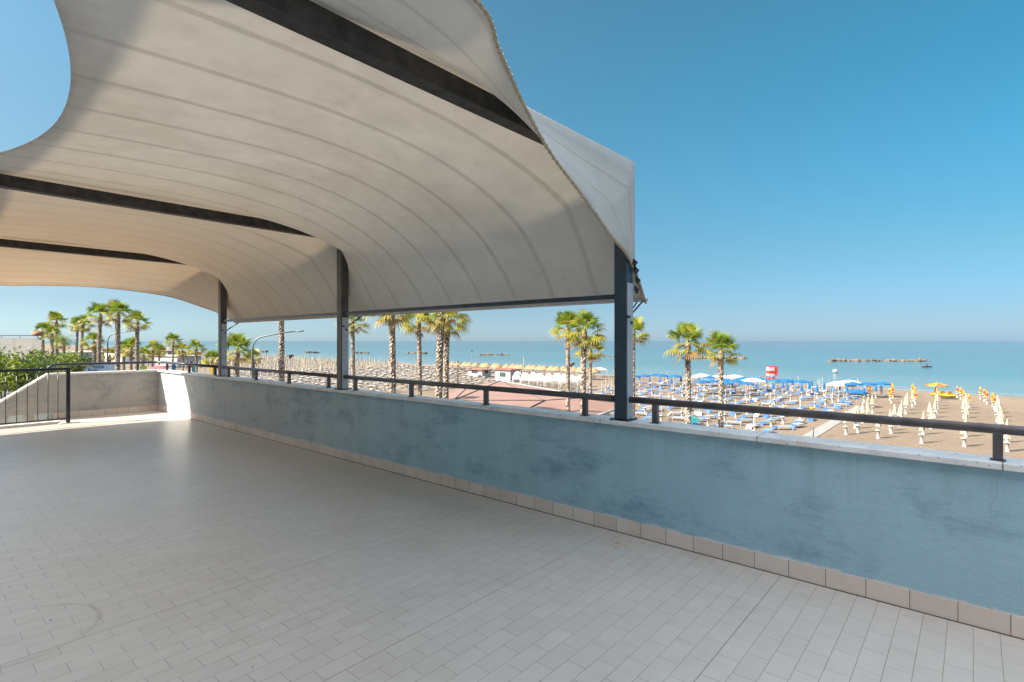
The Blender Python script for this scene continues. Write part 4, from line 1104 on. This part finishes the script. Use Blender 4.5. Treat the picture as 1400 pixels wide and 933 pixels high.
# small blue/dark chairs in front of those rows read as specks
# ---------------------------------------------------------------- lifeguard tower, boat, buoys, breakwaters
x,y=at(1055,521.5); o=empty('lifeguard_tower',(x,y,GZ),-TH); tag(o,'red and white lifeguard tower standing by the water','lifeguard tower')
m=MB(); 
for sx in (-.9,.9):
    for sy in (-.7,.7): m.tube([(sx,sy,0),(sx*.9,sy*.9,2.0)],.08,6)
m.box(-1.1,1.1,-.9,.9,.55,.75); m.build('legs',M_red,o)
m=MB(); m.box(-.9,.5,-.7,.7,1.75,2.35); m.box(-.9,.5,-.7,.7,3.2,3.4);m.box(.3,1.0,-.7,.7,1.3,3.3); m.build('cabin',M_red,o)
m=MB(); m.box(-.88,.3,-.72,.68,1.25,1.74); m.box(-.88,.3,-.72,.68,2.36,3.19); m.build('panel',M_white,o)
def person_mesh(pose,cloth):
    me=bpy.data.meshes.new('person'); s=pose
    V=[(0,0,.95),(0,0,1.2),(0,0,1.42),(0,.01,1.52),(0,.02,1.68),(.10,0,.9),(.11,.03*s,.5),(.12,-.06*s,.06),(.12,.08*s+.06,.02),(-.10,0,.9),(-.11,-.08*s,.5),(-.12,-.28*s,.10),(-.12,-.2*s,.04),
       (.19,0,1.40),(.26,-.06*s,1.13),(.25,.08*s,.88),(-.19,0,1.40),(-.26,.08*s,1.13),(-.25,.2*s,.9)]
    E=[(0,1),(1,2),(2,3),(3,4),(0,5),(5,6),(6,7),(7,8),(0,9),(9,10),(10,11),(11,12),(2,13),(13,14),(14,15),(2,16),(16,17),(17,18)]
    R=[.13,.12,.13,.055,.10,.085,.055,.035,.03,.085,.055,.035,.03,.05,.038,.028,.05,.038,.028]
    me.from_pydata(V,E,[]); me.materials.append(cloth)
    o=bpy.data.objects.new('person',me); COL.objects.link(o)
    sk=o.modifiers.new('skin','SKIN')
    for i,q in enumerate(me.skin_vertices[0].data): q.radius=(R[i],R[i]*.85); q.use_root=(i==0)
    sb=o.modifiers.new('sub','SUBSURF'); sb.levels=1; sb.render_levels=1
    return o
for k,(px,py,rz,mt,lab) in enumerate(((573,508,.3,M_skin,'person in swimwear walking on the open sand by the water, left of a pair'),(578.5,508.5,.5,M_dark,'person in dark clothing walking by the water, right of a pair'),
    (547,506,1.2,M_dark,'person standing by the water beside the slim palm trunk'),(739,539,.3,M_white,'person in white walking behind the pink roofed bar'),
    (1022,541,2.0,M_skin,'person standing under the open blue parasols'),(1205,540,1.0,M_dark,'person standing by the last blue parasols on the right'))):
    x,y=at(px,py); o=person_mesh(1 if k!=2 else .2,mt); o.location=(x,y,GZ); o.rotation_euler=(0,0,rz); tag(o,lab,'person')
SEA=GZ-.40
x,y=at(1267,502.5,SEA); o=empty('rowing_boat',(x,y,SEA),-TH); tag(o,'small red boat on the calm sea right of the rocky breakwater','boat')
m=MB(); m.lathe([(.001,.05),(.5,.1),(.62,.4),(.66,.42),(.5,.35),(.001,.3)],14); M=Matrix.Diagonal((3.4,.9,1,1)); m.v=[tuple(M@Vector(p)) for p in m.v]; m.build('hull',M_red,o)
m=MB(); m.box(-.1,.25,-.2,.2,.4,1.0); m.lathe([(.001,1.4),(.13,1.3),(.13,1.1),(.05,1.0)],8); m.build('seat',M_dark,o)
for px,py,lab in ((1142,510.5,'white round buoy floating off the blue parasols'),(866.5,503,'white round buoy on the sea right of the nearest post')):
    x,y=at(px,py,SEA); m=MB(); m.lathe([(.001,0),(.5,.15),(.75,.6),(.5,1.05),(.001,1.2)],12); place(m.mesh('buoy',[M_white]),'buoy',x,y,0,lab,'buoy',None,z=SEA)
def breakwater(px0,px1,py,hp,lab,seed):
    rd=random.Random(seed); x0,y0=at(px0,py,SEA); x1,y1=at(px1,py+ .3,SEA); Y=F*(EYE-SEA)/(py-HZ); hm=hp/F*Y
    m=MB(); L=sqrt((x1-x0)**2+(y1-y0)**2); n=int(L/1.6)
    for i in range(n*5):
        t=rd.random(); s=rd.uniform(.6,1.4)*hm*.38*(.65+.7*abs(sin(t*23+seed))); 
        
        cx,cy=lerp(x0,x1,t)+rd.gauss(0,1.2),lerp(y0,y1,t)+rd.gauss(0,1.2); z=rd.uniform(-.1,.45)*hm*(.5+.8*abs(sin(t*7+seed)))
        P=[Vector((rd.gauss(0,1),rd.gauss(0,1),rd.gauss(0,1))).normalized() for _ in range(0)]
        R=Matrix.Rotation(rd.uniform(0,6),4,'Z')@Matrix.Rotation(rd.uniform(-.5,.5),4,'X')
        a,b,c=s*rd.uniform(.8,1.4),s*rd.uniform(.6,1.2),s*rd.uniform(.5,.9)
        m.lathe([(.45,-c),(1,-c*.4),(.95,c*.4),(.4,c)],6,sm=False,wob=.12)
        k=len(m.v)-24
        for q in range(k,len(m.v)):
            v=Vector(m.v[q]); v=R@Vector((v.x*a,v.y*b,v.z)); m.v[q]=(v.x+cx,v.y+cy,v.z+z+SEA)
        top=[len(m.v)-6+q for q in range(6)]; m.f.append(tuple(top)); m.m.append(0); m.sm.append(False)
    o=m.build('breakwater',M_stone); tag(o,lab,'breakwater')
breakwater(1133,1262,494.0,4.2,'long rocky breakwater on the right part of the sea',1)
breakwater(930,1018,490.5,4,'rocky breakwater behind the two palms right of the nearest post',2)
breakwater(783,836,487,3,'rocky breakwater just left of the nearest post',3)
breakwater(656,690,485.5,3,'small rocky breakwater above the kiosk',4)
breakwater(556,584,483.5,3,'small rocky breakwater behind the bright green palm',5)
breakwater(485,504,483,3,'small rocky breakwater right of the middle post',6)
breakwater(420,434,482.5,3,'small rocky breakwater left of the middle post',7)
breakwater(352,364,481.5,3,'tiny rocky breakwater right of the curved street lamp',8)
